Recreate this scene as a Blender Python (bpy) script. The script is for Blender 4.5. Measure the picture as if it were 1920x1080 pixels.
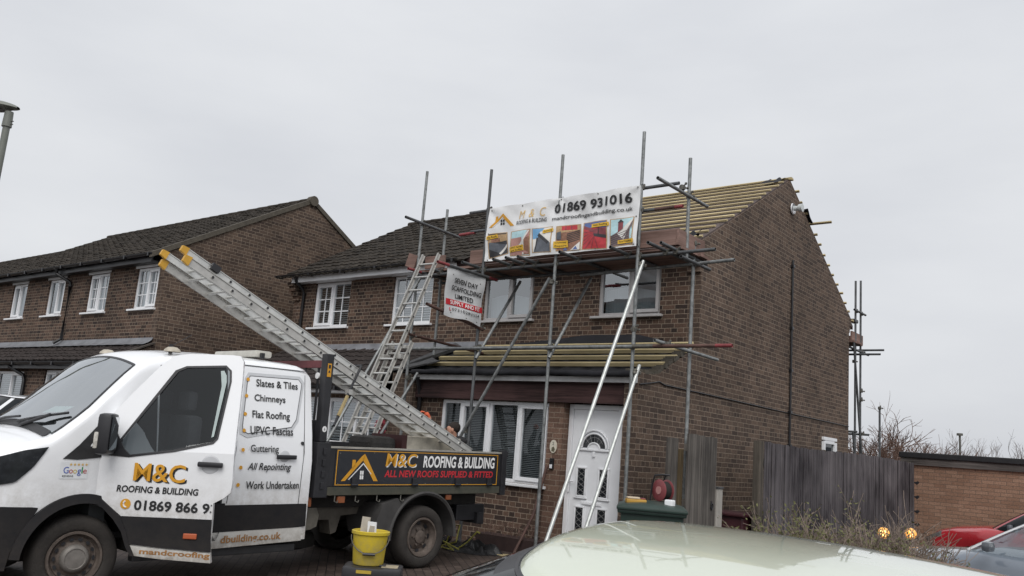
import bpy, bmesh, math, random
from mathutils import Vector, Matrix
random.seed(7)
R = math.radians
for o in list(bpy.data.objects): bpy.data.objects.remove(o)
SC = bpy.context.scene
COL = SC.collection

# ------------------------------------------------------------------ camera, sky, sun, exposure
cam_d = bpy.data.cameras.new("camera"); cam = bpy.data.objects.new("camera", cam_d); COL.objects.link(cam)
YAW, PIT, ROL, FPX = R(-39.30897), R(10.53509), R(4.577759), 1614.83
fw = Vector((math.sin(YAW)*math.cos(PIT), math.cos(YAW)*math.cos(PIT), math.sin(PIT)))
r0 = Vector((math.cos(YAW), -math.sin(YAW), 0)); u0 = r0.cross(fw)
rt = math.cos(ROL)*r0 + math.sin(ROL)*u0; up = -math.sin(ROL)*r0 + math.cos(ROL)*u0
M = Matrix(((rt.x, up.x, -fw.x, 0), (rt.y, up.y, -fw.y, 0), (rt.z, up.z, -fw.z, 1.45), (0, 0, 0, 1)))
cam.matrix_world = M
cam_d.sensor_width = 36; cam_d.lens = FPX/1920*36; cam_d.clip_start = .05; cam_d.clip_end = 2000
SC.camera = cam
SC.view_settings.view_transform = 'Standard'; SC.view_settings.look = 'None'
SC.view_settings.exposure = 0.0; SC.view_settings.gamma = 1.0
SC.cycles.max_bounces = 8; SC.cycles.transparent_max_bounces = 12

SUN_EL, SUN_AZ = R(48), R(140)     # azimuth measured clockwise from +Y
W = bpy.data.worlds.new("World"); SC.world = W; W.use_nodes = True
nt = W.node_tree; nt.nodes.clear()
def N(t, kind, **kw):
    n = t.nodes.new(kind)
    for k, v in kw.items():
        if k.startswith('_'): setattr(n, k[1:], v)
        else: n.inputs[k.replace('__', ' ')].default_value = v
    return n
L = lambda t, a, b: t.links.new(a, b)
out = N(nt, 'ShaderNodeOutputWorld'); bg = N(nt, 'ShaderNodeBackground', Strength=0.1)
sky = N(nt, 'ShaderNodeTexSky', _sky_type='NISHITA', _sun_disc=False, _sun_elevation=SUN_EL, _sun_rotation=SUN_AZ, _dust_density=4.0)
bw = N(nt, 'ShaderNodeHueSaturation', Saturation=.12, Value=.22)
L(nt, sky.outputs[0], bw.inputs['Color'])
tc = N(nt, 'ShaderNodeTexCoord'); sep = N(nt, 'ShaderNodeSeparateXYZ'); L(nt, tc.outputs['Generated'], sep.inputs[0])
# overcast cloud layer: brighter overhead, thin soft cloud structure
mr = N(nt, 'ShaderNodeMapRange'); mr.inputs[1].default_value = 0.0; mr.inputs[2].default_value = 1.0
mr.inputs[3].default_value = 6.5; mr.inputs[4].default_value = 9.5
pw = N(nt, 'ShaderNodeMath', _operation='POWER'); pw.inputs[1].default_value = 2.2
mx0 = N(nt, 'ShaderNodeMath', _operation='MAXIMUM'); mx0.inputs[1].default_value = 0.0
L(nt, sep.outputs['Z'], mx0.inputs[0]); L(nt, mx0.outputs[0], pw.inputs[0]); L(nt, pw.outputs[0], mr.inputs[0])
mp = N(nt, 'ShaderNodeMapping'); mp.inputs['Scale'].default_value = (1.4, 1.4, 4.5); L(nt, tc.outputs['Generated'], mp.inputs[0])
nz = N(nt, 'ShaderNodeTexNoise', Scale=1.6, Detail=5.0, Roughness=.5); L(nt, mp.outputs[0], nz.inputs['Vector'])
cr = N(nt, 'ShaderNodeValToRGB'); cr.color_ramp.elements[0].position = .3; cr.color_ramp.elements[1].position = .72
cr.color_ramp.elements[0].color = (.87, .90, .96, 1); cr.color_ramp.elements[1].color = (1.05, 1.075, 1.115, 1)
L(nt, nz.outputs['Fac'], cr.inputs[0])
mul = N(nt, 'ShaderNodeVectorMath', _operation='SCALE'); L(nt, cr.outputs[0], mul.inputs[0]); L(nt, mr.outputs[0], mul.inputs['Scale'])
add = N(nt, 'ShaderNodeVectorMath', _operation='ADD'); L(nt, mul.outputs[0], add.inputs[0]); L(nt, bw.outputs[0], add.inputs[1])
L(nt, add.outputs[0], bg.inputs[0]); L(nt, bg.outputs[0], out.inputs[0])

sd = bpy.data.lights.new("sun", 'SUN'); sun = bpy.data.objects.new("sun", sd); COL.objects.link(sun)
sd.energy = 1.7; sd.angle = R(40); sd.color = (1, .97, .93)
sv = Vector((math.sin(SUN_AZ)*math.cos(SUN_EL), math.cos(SUN_AZ)*math.cos(SUN_EL), math.sin(SUN_EL)))
sun.rotation_euler = sv.to_track_quat('Z', 'Y').to_euler(); sun.location = sv*60

# ------------------------------------------------------------------ materials
MATS = {}
def mat(name, col, rough=.6, metal=0., var=.18, scale=6., bump=0., bscale=60., spec=.5, coat=0., emit=None, stretch=None):
    if name in MATS: return MATS[name]
    m = bpy.data.materials.new(name); m.use_nodes = True; t = m.node_tree; b = t.nodes['Principled BSDF']
    b.inputs['Roughness'].default_value = rough; b.inputs['Metallic'].default_value = metal
    b.inputs['Specular IOR Level'].default_value = spec; b.inputs['Coat Weight'].default_value = coat
    b.inputs['Coat Roughness'].default_value = .03
    c = N(t, 'ShaderNodeTexCoord'); vec = c.outputs['Object']
    if stretch:
        mpn = N(t, 'ShaderNodeMapping'); mpn.inputs['Scale'].default_value = stretch; L(t, vec, mpn.inputs[0]); vec = mpn.outputs[0]
    if var > 0:
        n = N(t, 'ShaderNodeTexNoise', Scale=scale, Detail=6., Roughness=.65); L(t, vec, n.inputs['Vector'])
        r = N(t, 'ShaderNodeValToRGB'); r.color_ramp.elements[0].position = .3; r.color_ramp.elements[1].position = .7
        r.color_ramp.elements[0].color = tuple(max(0, x*(1-var)) for x in col)+(1,); r.color_ramp.elements[1].color = tuple(min(1, x*(1+var)) for x in col)+(1,)
        L(t, n.outputs['Fac'], r.inputs[0]); L(t, r.outputs[0], b.inputs['Base Color'])
        mr_ = N(t, 'ShaderNodeMapRange'); mr_.inputs[3].default_value = max(0.02, rough-.08); mr_.inputs[4].default_value = min(1, rough+.1)
        L(t, n.outputs['Fac'], mr_.inputs[0]); L(t, mr_.outputs[0], b.inputs['Roughness'])
    else: b.inputs['Base Color'].default_value = tuple(col)+(1,)
    if bump:
        n2 = N(t, 'ShaderNodeTexNoise', Scale=bscale, Detail=4.); L(t, vec, n2.inputs['Vector'])
        bp = N(t, 'ShaderNodeBump', Strength=bump, Distance=.02); L(t, n2.outputs['Fac'], bp.inputs['Height']); L(t, bp.outputs[0], b.inputs['Normal'])
    if emit: b.inputs['Emission Color'].default_value = tuple(emit[:3])+(1,); b.inputs['Emission Strength'].default_value = emit[3]
    MATS[name] = m; return m

def brick(name, c1, c2, mortar, bw=.225, rh=.075, ms=.008, rot=0., squash=.5, freq=3, tint=(.8, 1.25), bump=.5, rough=.85):
    m = bpy.data.materials.new(name); m.use_nodes = True; t = m.node_tree; b = t.nodes['Principled BSDF']
    b.inputs['Roughness'].default_value = rough; b.inputs['Specular IOR Level'].default_value = .25
    c = N(t, 'ShaderNodeTexCoord'); mpn = N(t, 'ShaderNodeMapping'); mpn.inputs['Rotation'].default_value = (0, 0, rot); L(t, c.outputs['UV'], mpn.inputs[0])
    nd = N(t, 'ShaderNodeTexNoise', Scale=9., Detail=2.); L(t, mpn.outputs[0], nd.inputs['Vector'])
    sb = N(t, 'ShaderNodeVectorMath', _operation='SUBTRACT'); sb.inputs[1].default_value = (.5, .5, .5); L(t, nd.outputs['Color'], sb.inputs[0])
    sl = N(t, 'ShaderNodeVectorMath', _operation='SCALE'); sl.inputs['Scale'].default_value = .012; L(t, sb.outputs[0], sl.inputs[0])
    ad = N(t, 'ShaderNodeVectorMath', _operation='ADD'); L(t, mpn.outputs[0], ad.inputs[0]); L(t, sl.outputs[0], ad.inputs[1])
    br = N(t, 'ShaderNodeTexBrick', _offset=.5, _offset_frequency=2, _squash=squash, _squash_frequency=freq)
    br.inputs['Scale'].default_value = 1; br.inputs['Brick Width'].default_value = bw; br.inputs['Row Height'].default_value = rh
    br.inputs['Mortar Size'].default_value = ms; br.inputs['Mortar Smooth'].default_value = .25; br.inputs['Bias'].default_value = 0
    br.inputs['Color1'].default_value = c1+(1,); br.inputs['Color2'].default_value = c2+(1,); br.inputs['Mortar'].default_value = mortar+(1,)
    L(t, ad.outputs[0], br.inputs['Vector'])
    n1 = N(t, 'ShaderNodeTexNoise', Scale=.9, Detail=5., Roughness=.7); L(t, mpn.outputs[0], n1.inputs['Vector'])
    mr1 = N(t, 'ShaderNodeMapRange'); mr1.inputs[1].default_value = .3; mr1.inputs[2].default_value = .7; mr1.inputs[3].default_value = tint[0]; mr1.inputs[4].default_value = tint[1]
    L(t, n1.outputs['Fac'], mr1.inputs[0])
    n2 = N(t, 'ShaderNodeTexNoise', Scale=38., Detail=4.); L(t, mpn.outputs[0], n2.inputs['Vector'])
    mr2 = N(t, 'ShaderNodeMapRange'); mr2.inputs[1].default_value = .25; mr2.inputs[2].default_value = .75; mr2.inputs[3].default_value = .72; mr2.inputs[4].default_value = 1.28
    L(t, n2.outputs['Fac'], mr2.inputs[0])
    n3 = N(t, 'ShaderNodeTexNoise', Scale=.28, Detail=3., Roughness=.6); L(t, mpn.outputs[0], n3.inputs['Vector'])
    mr3 = N(t, 'ShaderNodeMapRange'); mr3.inputs[1].default_value = .3; mr3.inputs[2].default_value = .7; mr3.inputs[3].default_value = .82; mr3.inputs[4].default_value = 1.18; L(t, n3.outputs['Fac'], mr3.inputs[0])
    m0 = N(t, 'ShaderNodeMath', _operation='MULTIPLY'); L(t, mr1.outputs[0], m0.inputs[0]); L(t, mr3.outputs[0], m0.inputs[1])
    mm = N(t, 'ShaderNodeMath', _operation='MULTIPLY'); L(t, m0.outputs[0], mm.inputs[0]); L(t, mr2.outputs[0], mm.inputs[1])
    vs = N(t, 'ShaderNodeVectorMath', _operation='SCALE'); L(t, br.outputs['Color'], vs.inputs[0]); L(t, mm.outputs[0], vs.inputs['Scale'])
    L(t, vs.outputs[0], b.inputs['Base Color'])
    inv = N(t, 'ShaderNodeMath', _operation='SUBTRACT'); inv.inputs[0].default_value = 1; L(t, br.outputs['Fac'], inv.inputs[1])
    hh = N(t, 'ShaderNodeMath', _operation='MULTIPLY_ADD'); hh.inputs[1].default_value = .25; L(t, n2.outputs['Fac'], hh.inputs[0]); L(t, inv.outputs[0], hh.inputs[2])
    bp = N(t, 'ShaderNodeBump', Strength=bump, Distance=.012); L(t, hh.outputs[0], bp.inputs['Height']); L(t, bp.outputs[0], b.inputs['Normal'])
    MATS[name] = m; return m

def glass(name, tint=(.75, .8, .82), refl=.25, rough=.02):
    m = bpy.data.materials.new(name); m.use_nodes = True; t = m.node_tree; t.nodes.clear()
    o = N(t, 'ShaderNodeOutputMaterial'); mix = N(t, 'ShaderNodeMixShader')
    tr = N(t, 'ShaderNodeBsdfTransparent'); tr.inputs[0].default_value = tint+(1,)
    gl = N(t, 'ShaderNodeBsdfGlossy', Roughness=rough); gl.inputs[0].default_value = (.9, .93, .95, 1)
    lw = N(t, 'ShaderNodeLayerWeight', Blend=.5); fp = N(t, 'ShaderNodeMath', _operation='POWER'); fp.inputs[1].default_value = 4.5; mr_ = N(t, 'ShaderNodeMapRange'); mr_.inputs[3].default_value = refl; mr_.inputs[4].default_value = 1.
    L(t, lw.outputs['Facing'], fp.inputs[0]); L(t, fp.outputs[0], mr_.inputs[0]); L(t, mr_.outputs[0], mix.inputs[0]); L(t, tr.outputs[0], mix.inputs[1]); L(t, gl.outputs[0], mix.inputs[2])
    c = N(t, 'ShaderNodeTexCoord'); n = N(t, 'ShaderNodeTexNoise', Scale=2.2, Detail=1.); L(t, c.outputs['Object'], n.inputs['Vector'])
    bp = N(t, 'ShaderNodeBump', Strength=.06, Distance=.05); L(t, n.outputs['Fac'], bp.inputs['Height']); L(t, bp.outputs[0], gl.inputs['Normal'])
    L(t, mix.outputs[0], o.inputs[0]); MATS[name] = m; return m

def dirty_paint(name, col, z0, z1, rough=.25, coat=.5, mud=(.16, .13, .10), amt=1.0, floor=0.05):
    """glossy paint with road dirt splashed on it, thickest near the bottom"""
    m = bpy.data.materials.new(name); m.use_nodes = True; t = m.node_tree; b = t.nodes['Principled BSDF']
    c = N(t, 'ShaderNodeTexCoord'); s = N(t, 'ShaderNodeSeparateXYZ'); L(t, c.outputs['Object'], s.inputs[0])
    g = N(t, 'ShaderNodeMapRange'); g.inputs[1].default_value = z1; g.inputs[2].default_value = z0; g.inputs[3].default_value = floor; g.inputs[4].default_value = 1
    L(t, s.outputs['Z'], g.inputs[0])
    n = N(t, 'ShaderNodeTexNoise', Scale=7., Detail=8., Roughness=.75); L(t, c.outputs['Object'], n.inputs['Vector'])
    r = N(t, 'ShaderNodeMapRange'); r.inputs[1].default_value = .32; r.inputs[2].default_value = .72; r.inputs[3].default_value = 0; r.inputs[4].default_value = amt; L(t, n.outputs['Fac'], r.inputs[0])
    mm = N(t, 'ShaderNodeMath', _operation='MULTIPLY', _use_clamp=True); L(t, g.outputs[0], mm.inputs[0]); L(t, r.outputs[0], mm.inputs[1])
    mx = N(t, 'ShaderNodeMix', _data_type='RGBA'); mx.inputs['A'].default_value = col+(1,); mx.inputs['B'].default_value = mud+(1,); L(t, mm.outputs[0], mx.inputs['Factor'])
    L(t, mx.outputs['Result'], b.inputs['Base Color'])
    rr = N(t, 'ShaderNodeMapRange'); rr.inputs[3].default_value = rough; rr.inputs[4].default_value = .85; L(t, mm.outputs[0], rr.inputs[0]); L(t, rr.outputs[0], b.inputs['Roughness'])
    b.inputs['Coat Weight'].default_value = coat; b.inputs['Coat Roughness'].default_value = .05; b.inputs['Specular IOR Level'].default_value = .5 if coat else .22
    MATS[name] = m; return m

def wood(name, c1, c2, rough=.85, board=.0, axis='Z', bump=.35):
    """weathered timber, grain along the object's given axis"""
    m = bpy.data.materials.new(name); m.use_nodes = True; t = m.node_tree; b = t.nodes['Principled BSDF']; b.inputs['Roughness'].default_value = rough
    b.inputs['Specular IOR Level'].default_value = .2
    c = N(t, 'ShaderNodeTexCoord'); mpn = N(t, 'ShaderNodeMapping'); sc = {'Z': (22, 22, .9), 'X': (.9, 22, 22), 'Y': (22, .9, 22)}[axis]
    mpn.inputs['Scale'].default_value = sc; L(t, c.outputs['Object'], mpn.inputs[0])
    n = N(t, 'ShaderNodeTexNoise', Scale=1.6, Detail=7., Roughness=.7, Distortion=.4); L(t, mpn.outputs[0], n.inputs['Vector'])
    n2 = N(t, 'ShaderNodeTexNoise', Scale=1.3, Detail=3.); L(t, c.outputs['Object'], n2.inputs['Vector'])
    sm = N(t, 'ShaderNodeMath', _operation='MULTIPLY_ADD'); sm.inputs[1].default_value = .5; L(t, n2.outputs['Fac'], sm.inputs[0])
    hf = N(t, 'ShaderNodeMath', _operation='MULTIPLY'); hf.inputs[1].default_value = .6; L(t, n.outputs['Fac'], hf.inputs[0]); L(t, hf.outputs[0], sm.inputs[2])
    r = N(t, 'ShaderNodeValToRGB'); r.color_ramp.elements[0].position = .42; r.color_ramp.elements[1].position = .68
    r.color_ramp.elements[0].color = c1+(1,); r.color_ramp.elements[1].color = c2+(1,); L(t, sm.outputs[0], r.inputs[0])
    mp3 = N(t, 'ShaderNodeMapping'); mp3.inputs['Scale'].default_value = {'Z': (9, 9, .02), 'X': (.02, 9, 9), 'Y': (9, .02, 9)}[axis]; L(t, c.outputs['Object'], mp3.inputs[0])
    n4 = N(t, 'ShaderNodeTexNoise', Scale=1., Detail=2.); L(t, mp3.outputs[0], n4.inputs['Vector'])
    mr4 = N(t, 'ShaderNodeMapRange'); mr4.inputs[1].default_value = .3; mr4.inputs[2].default_value = .7; mr4.inputs[3].default_value = .68; mr4.inputs[4].default_value = 1.3; L(t, n4.outputs['Fac'], mr4.inputs[0])
    vs4 = N(t, 'ShaderNodeVectorMath', _operation='SCALE'); L(t, r.outputs[0], vs4.inputs[0]); L(t, mr4.outputs[0], vs4.inputs['Scale']); L(t, vs4.outputs[0], b.inputs['Base Color'])
    bp = N(t, 'ShaderNodeBump', Strength=bump, Distance=.01); L(t, n.outputs['Fac'], bp.inputs['Height']); L(t, bp.outputs[0], b.inputs['Normal'])
    MATS[name] = m; return m

BRK = brick('dark_brick', (.034, .024, .021), (.118, .074, .054), (.25, .198, .152), ms=.0055, freq=2, tint=(.75, 1.25))
BRKG = brick('gable_brick', (.056, .040, .033), (.120, .083, .062), (.225, .178, .138), ms=.0052, tint=(.75, 1.22))
BRKP = brick('garage_brick', (.215, .125, .084), (.29, .180, .125), (.14, .10, .078), ms=.0055, squash=1.0, tint=(.85, 1.15))
BRKN = brick('pier_brick', (.100, .060, .045), (.160, .098, .072), (.22, .17, .13), ms=.006, squash=1.0)
PAVE = brick('block_paving', (.058, .044, .038), (.098, .074, .063), (.025, .021, .019), bw=.2, rh=.1, ms=.006, rot=R(41), squash=1, bump=.6, rough=.6)
ASPH = mat('asphalt', (.05, .05, .05), .8, var=.25, scale=30, bump=.3, bscale=200)
DIRT = mat('earth', (.07, .055, .04), .9, var=.35, scale=5, bump=.5)
TILE = mat('mossy_tile', (.031, .026, .021), .9, var=.75, scale=5., bump=.5, bscale=30, spec=.2)
TILE2 = mat('dark_tile', (.034, .027, .025), .8, var=.45, scale=6., bump=.4, bscale=30, spec=.25)
VERGE = mat('verge_mortar', (.085, .074, .058), .9, var=.3, scale=9, bump=.4)
LEAD = mat('lead_flashing', (.17, .175, .19), .55, var=.3, scale=4, bump=.2, bscale=8)
UPVC = mat('white_upvc', (.80, .81, .83), .3, var=.05, scale=3)
UPVCD = mat('grey_upvc', (.40, .39, .39), .4, var=.08, scale=3)
BLKP = mat('black_gutter_plastic', (.012, .012, .014), .35, var=.2)
GLS = glass('window_glass', refl=.30)
GLSD = glass('dim_window_glass', tint=(.62, .66, .68), refl=.05)
DARK = mat('dark_room', (.012, .012, .013), .9, var=.3, scale=2)
CURT = mat('net_curtain', (.42, .45, .47), .9, var=.12, scale=3, stretch=(18, 18, .4))
SLAT = mat('white_blind', (.40, .415, .42), .6, var=.06)
SLATD = mat('grey_blind', (.33, .335, .335), .6, var=.1)
TIMB = wood('dark_stained_timber', (.020, .012, .012), (.075, .042, .040), axis='X')
BATN = wood('new_pine_batten', (.36, .29, .16), (.60, .50, .29), axis='X', bump=.15)
FELT = mat('roofing_felt', (.013, .013, .017), .82, var=.4, scale=4, bump=.6, bscale=9)
SARK = mat('old_roof_membrane', (.095, .072, .066), .9, var=.4, scale=5, bump=.3)
SLATE = mat('slate_grey', (.06, .06, .062), .7, var=.35, scale=9, bump=.4)
STEEL = mat('galvanised_tube', (.225, .235, .235), .5, .5, var=.42, scale=14, bump=.1)
STEELB = mat('bright_galvanised_tube', (.50, .515, .50), .4, .5, var=.22, scale=14)
STEELD = mat('dull_steel_tube', (.105, .11, .115), .55, .4, var=.35, scale=8)
RUST = mat('rusty_tube', (.10, .055, .045), .7, .2, var=.4, scale=8)
REDP = mat('red_tube_end', (.23, .04, .045), .55, var=.25, scale=9)
COUP = mat('coupler_steel', (.13, .125, .11), .55, .5, var=.4, scale=30)
SCBD = wood('scaffold_board', (.13, .08, .065), (.26, .17, .145), axis='X')
SCBY = wood('scaffold_board_end', (.13, .08, .065), (.26, .17, .145), axis='Y')
ALU = mat('dull_aluminium', (.50, .49, .465), .42, .45, var=.16, scale=8)
ALUB = mat('bright_aluminium', (.60, .60, .58), .35, .5, var=.15, scale=8)
YELP = mat('yellow_plastic', (.58, .32, .035), .45, var=.12)
BLKM = mat('black_paint', (.020, .020, .023), .4, var=.35, scale=5)
BLKR = mat('black_rubber', (.022, .020, .018), .8, var=.4, scale=9, bump=.2)
BLKC = mat('black_cladding', (.026, .026, .028), .55, var=.3, scale=12, bump=.15, bscale=120)
WPNT = dirty_paint('white_truck_paint', (.83, .84, .86), .35, 1.15, amt=1.45, mud=(.30, .265, .22), floor=.02)
CLAD = dirty_paint('muddy_cladding', (.013, .013, .015), .25, 1.0, rough=.62, coat=0, mud=(.050, .042, .036), amt=.75, floor=.05)
RIMM = mat('dirty_steel_rim', (.115, .092, .078), .7, .25, var=.4, scale=14)
HUBM = mat('dull_hub', (.19, .175, .16), .6, .3, var=.25, scale=14)
INK = mat('black_lettering', (.015, .015, .016), .45, var=0)
GOLD = mat('gold_lettering', (.62, .30, .02), .45, var=0)
GOLDL = mat('pale_gold_lettering', (.66, .42, .12), .45, var=0)
WINK = mat('white_lettering', (.80, .80, .80), .45, var=0)
RINK = mat('red_lettering', (.50, .025, .035), .45, var=0)
RUSTK = mat('faded_orange_lettering', (.30, .145, .045), .7, var=.35, scale=20)

# ------------------------------------------------------------------ mesh helpers
class MB:
    def __init__(s): s.v = []; s.f = []; s.m = []; s.ms = []
    def mi(s, m):
        if m not in s.ms: s.ms.append(m)
        return s.ms.index(m)
    def add(s, vs, fs, m=None):
        k = len(s.v); s.v += [tuple(v) for v in vs]; i = s.mi(m)
        for f in fs: s.f.append(tuple(k+a for a in f)); s.m.append(i)
        return s
    def poly(s, pts, m=None): return s.add(pts, [tuple(range(len(pts)))], m)
    def box(s, lo, hi, m=None, bev=0, mtx=None):
        x0, y0, z0 = lo; x1, y1, z1 = hi
        if bev:
            b = bev; vs = []; 
            bm = bmesh.new(); bmesh.ops.create_cube(bm, size=1)
            for v in bm.verts: v.co = Vector((x0+(v.co.x+.5)*(x1-x0), y0+(v.co.y+.5)*(y1-y0), z0+(v.co.z+.5)*(z1-z0)))
            bmesh.ops.bevel(bm, geom=list(bm.edges), offset=b, segments=2, affect='EDGES', profile=.6)
            vs = [v.co.copy() for v in bm.verts]; bm.verts.index_update(); fs = [tuple(v.index for v in f.verts) for f in bm.faces]; bm.free()
        else:
            vs = [Vector(p) for p in ((x0, y0, z0), (x1, y0, z0), (x1, y1, z0), (x0, y1, z0), (x0, y0, z1), (x1, y0, z1), (x1, y1, z1), (x0, y1, z1))]
            fs = [(0, 3, 2, 1), (4, 5, 6, 7), (0, 1, 5, 4), (1, 2, 6, 5), (2, 3, 7, 6), (3, 0, 4, 7)]
        if mtx: vs = [mtx @ v for v in vs]
        return s.add(vs, fs, m)
    def prism(s, pts, d, m=None, msd=None):
        """closed polygon pts (3D) extruded by vector d"""
        n = len(pts); d = Vector(d); P = [Vector(p) for p in pts]; Q = [p+d for p in P]
        s.add(P+Q, [tuple(range(n)), tuple(range(2*n-1, n-1, -1))], m)
        return s.add(P+Q, [((i+1) % n, i, n+i, n+(i+1) % n) for i in range(n)], msd or m)
    def tube(s, a, b, r, m=None, n=10, r2=None, hollow=False, cap=None):
        a = Vector(a); b = Vector(b); d = (b-a).normalized(); q = d.to_track_quat('Z', 'Y').to_matrix(); r2 = r if r2 is None else r2
        vs = []
        for p, rr in ((a, r), (b, r2)):
            vs += [p+q @ Vector((rr*math.cos(2*math.pi*i/n), rr*math.sin(2*math.pi*i/n), 0)) for i in range(n)]
        s.add(vs, [(i, (i+1) % n, n+(i+1) % n, n+i) for i in range(n)], m)
        if hollow:
            for p, sg in ((a, 1), (b, -1)):
                o = [p+q @ Vector((r*math.cos(2*math.pi*i/n), r*math.sin(2*math.pi*i/n), 0)) for i in range(n)]
                w = [p+q @ Vector((r*.82*math.cos(2*math.pi*i/n), r*.82*math.sin(2*math.pi*i/n), 0)) for i in range(n)]
                e = [x+d*sg*.03 for x in w]
                s.add(o+w, [(i, (i+1) % n, n+(i+1) % n, n+i) for i in range(n)], m); s.add(w+e, [(i, (i+1) % n, n+(i+1) % n, n+i) for i in range(n)], m)
                s.add(e, [tuple(range(n))], cap or DARK)
        else: s.add(vs, [tuple(range(n-1, -1, -1)), tuple(range(n, 2*n))], cap or m)
        return s
    def path(s, pts, r, m=None, n=6, rads=None):
        P = [Vector(p) for p in pts]; k = len(P); vs = []
        for i, p in enumerate(P):
            d = (P[min(i+1, k-1)]-P[max(i-1, 0)]).normalized(); q = d.to_track_quat('Z', 'Y').to_matrix(); rr = rads[i] if rads else r
            vs += [p+q @ Vector((rr*math.cos(2*math.pi*j/n), rr*math.sin(2*math.pi*j/n), 0)) for j in range(n)]
        fs = [(i*n+j, i*n+(j+1) % n, (i+1)*n+(j+1) % n, (i+1)*n+j) for i in range(k-1) for j in range(n)]
        fs += [tuple(range(n-1, -1, -1)), tuple(range((k-1)*n, k*n))]
        return s.add(vs, fs, m)
    def lathe(s, prof, c, axis='Z', m=None, n=32, mats=None):
        """prof: (radius, height) list"""
        c = Vector(c); k = len(s.v)
        for r, h in prof:
            for i in range(n):
                a = 2*math.pi*i/n; x, y = r*math.cos(a), r*math.sin(a)
                s.v.append(tuple(c+Vector({'Z': (x, y, h), 'Y': (x, h, y), 'X': (h, x, y)}[axis])))
        for j in range(len(prof)-1):
            mm = s.mi(mats[j] if mats else m)
            for i in range(n): s.f.append((k+j*n+i, k+j*n+(i+1) % n, k+(j+1)*n+(i+1) % n, k+(j+1)*n+i)); s.m.append(mm)
        return s
    def grid(s, fn, nu, nv, m=None, mf=None):
        k = len(s.v)
        for j in range(nv+1):
            for i in range(nu+1): s.v.append(tuple(fn(i/nu, j/nv)))
        for j in range(nv):
            for i in range(nu):
                mm = mf(i, j) if mf else m
                if mm is None: continue
                a = k+j*(nu+1)+i; s.f.append((a, a+1, a+nu+2, a+nu+1)); s.m.append(s.mi(mm))
        return s
    def build(s, name, parent=None, smooth=None, fix=True):
        me = bpy.data.meshes.new(name); me.from_pydata(s.v, [], s.f)
        for m in s.ms: me.materials.append(m)
        me.polygons.foreach_set('material_index', s.m)
        bm = bmesh.new(); bm.from_mesh(me)
        if fix: bmesh.ops.recalc_face_normals(bm, faces=bm.faces)
        uvl = bm.loops.layers.uv.new('UVMap')
        for f in bm.faces:
            nx, ny, nz_ = abs(f.normal.x), abs(f.normal.y), abs(f.normal.z)
            for l in f.loops:
                c = l.vert.co
                l[uvl].uv = (c.x, c.y) if nz_ > max(nx, ny) else ((c.y, c.z) if nx > ny else (c.x, c.z))
        bm.to_mesh(me); bm.free()
        if smooth is not None:
            me.polygons.foreach_set('use_smooth', [True]*len(me.polygons))
            try: me.set_sharp_from_angle(angle=R(smooth))
            except Exception: pass
        o = bpy.data.objects.new(name, me); COL.objects.link(o)
        if parent: o.parent = parent
        return o

def thing(name, label, cat, loc=(0, 0, 0), rotz=0, group=None):
    o = bpy.data.objects.new(name, None); COL.objects.link(o); o.location = loc; o.rotation_euler = (0, 0, rotz); o.empty_display_size = .2
    return tag(o, label, cat, group)
def tag(o, label, cat, group=None):
    o['label'] = label; o['category'] = cat
    if group: o['group'] = group
    return o
def struct(o): o['kind'] = 'structure'; return o

def text2d(body, x0, x1, y0, y1, shear=0., bold=.0, spacing=1.0):
    """lettering as flat 2D faces fitted to the box"""
    cu = bpy.data.curves.new('t', 'FONT'); cu.body = body; cu.resolution_u = 3; cu.offset = bold; cu.shear = shear; cu.space_character = spacing
    o = bpy.data.objects.new('t', cu); COL.objects.link(o); bpy.context.view_layer.update()
    me = bpy.data.meshes.new_from_object(o); vs = [v.co.copy() for v in me.vertices]; fs = [tuple(p.vertices) for p in me.polygons]
    bpy.data.objects.remove(o); bpy.data.curves.remove(cu); bpy.data.meshes.remove(me)
    ax = min(v.x for v in vs); bx = max(v.x for v in vs); ay = min(v.y for v in vs); by = max(v.y for v in vs)
    return [(x0+(v.x-ax)/(bx-ax)*(x1-x0), y0+(v.y-ay)/(by-ay)*(y1-y0)) for v in vs], fs
def put_text(mb, body, box, fn, m, **kw):
    p, f = text2d(body, *box, **kw); mb.add([fn(a, b) for a, b in p], f, m)
def rpoly(x0, x1, y0, y1, r, n=4):
    P = []
    for cx, cy, a0 in ((x1-r, y1-r, 0), (x0+r, y1-r, 90), (x0+r, y0+r, 180), (x1-r, y0+r, 270)):
        P += [(cx+r*math.cos(R(a0+90*i/n)), cy+r*math.sin(R(a0+90*i/n))) for i in range(n+1)]
    return P
def disc(cx, cy, r, n=16): return [(cx+r*math.cos(2*math.pi*i/n), cy+r*math.sin(2*math.pi*i/n)) for i in range(n)]

# ------------------------------------------------------------------ ground
def gz(y): return max(-.3, min(0., -.215+.0255*y))
gr = MB(); gr.poly([(-900, -400, -.36), (900, -400, -.36), (900, 1500, -.36), (-900, 1500, -.36)], DIRT); g = gr.build('ground', fix=False); struct(g)
rd = MB(); rd.poly([(-60, -6, -.262), (40, -6, -.262), (40, .9, -.262), (-60, .9, -.262)], ASPH); struct(rd.build('road', fix=False))
pv = MB(); ys = [1.1, 2.5, 4, 5.5, 7, 8.43, 10, 12.3]
pv.add([(x, y, gz(y)) for y in ys for x in (-26, -16, -4.9)], [(3*j+i, 3*j+i+1, 3*j+i+4, 3*j+i+3) for j in range(len(ys)-1) for i in (0, 1)], PAVE); struct(pv.build('driveway', fix=False))
kb = MB(); kb.box((-60, .9, -.36), (40, 1.1, -.17), mat('kerb_concrete', (.25, .24, .22), .85, var=.25), bev=.015); struct(kb.build('kerb'))
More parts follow.
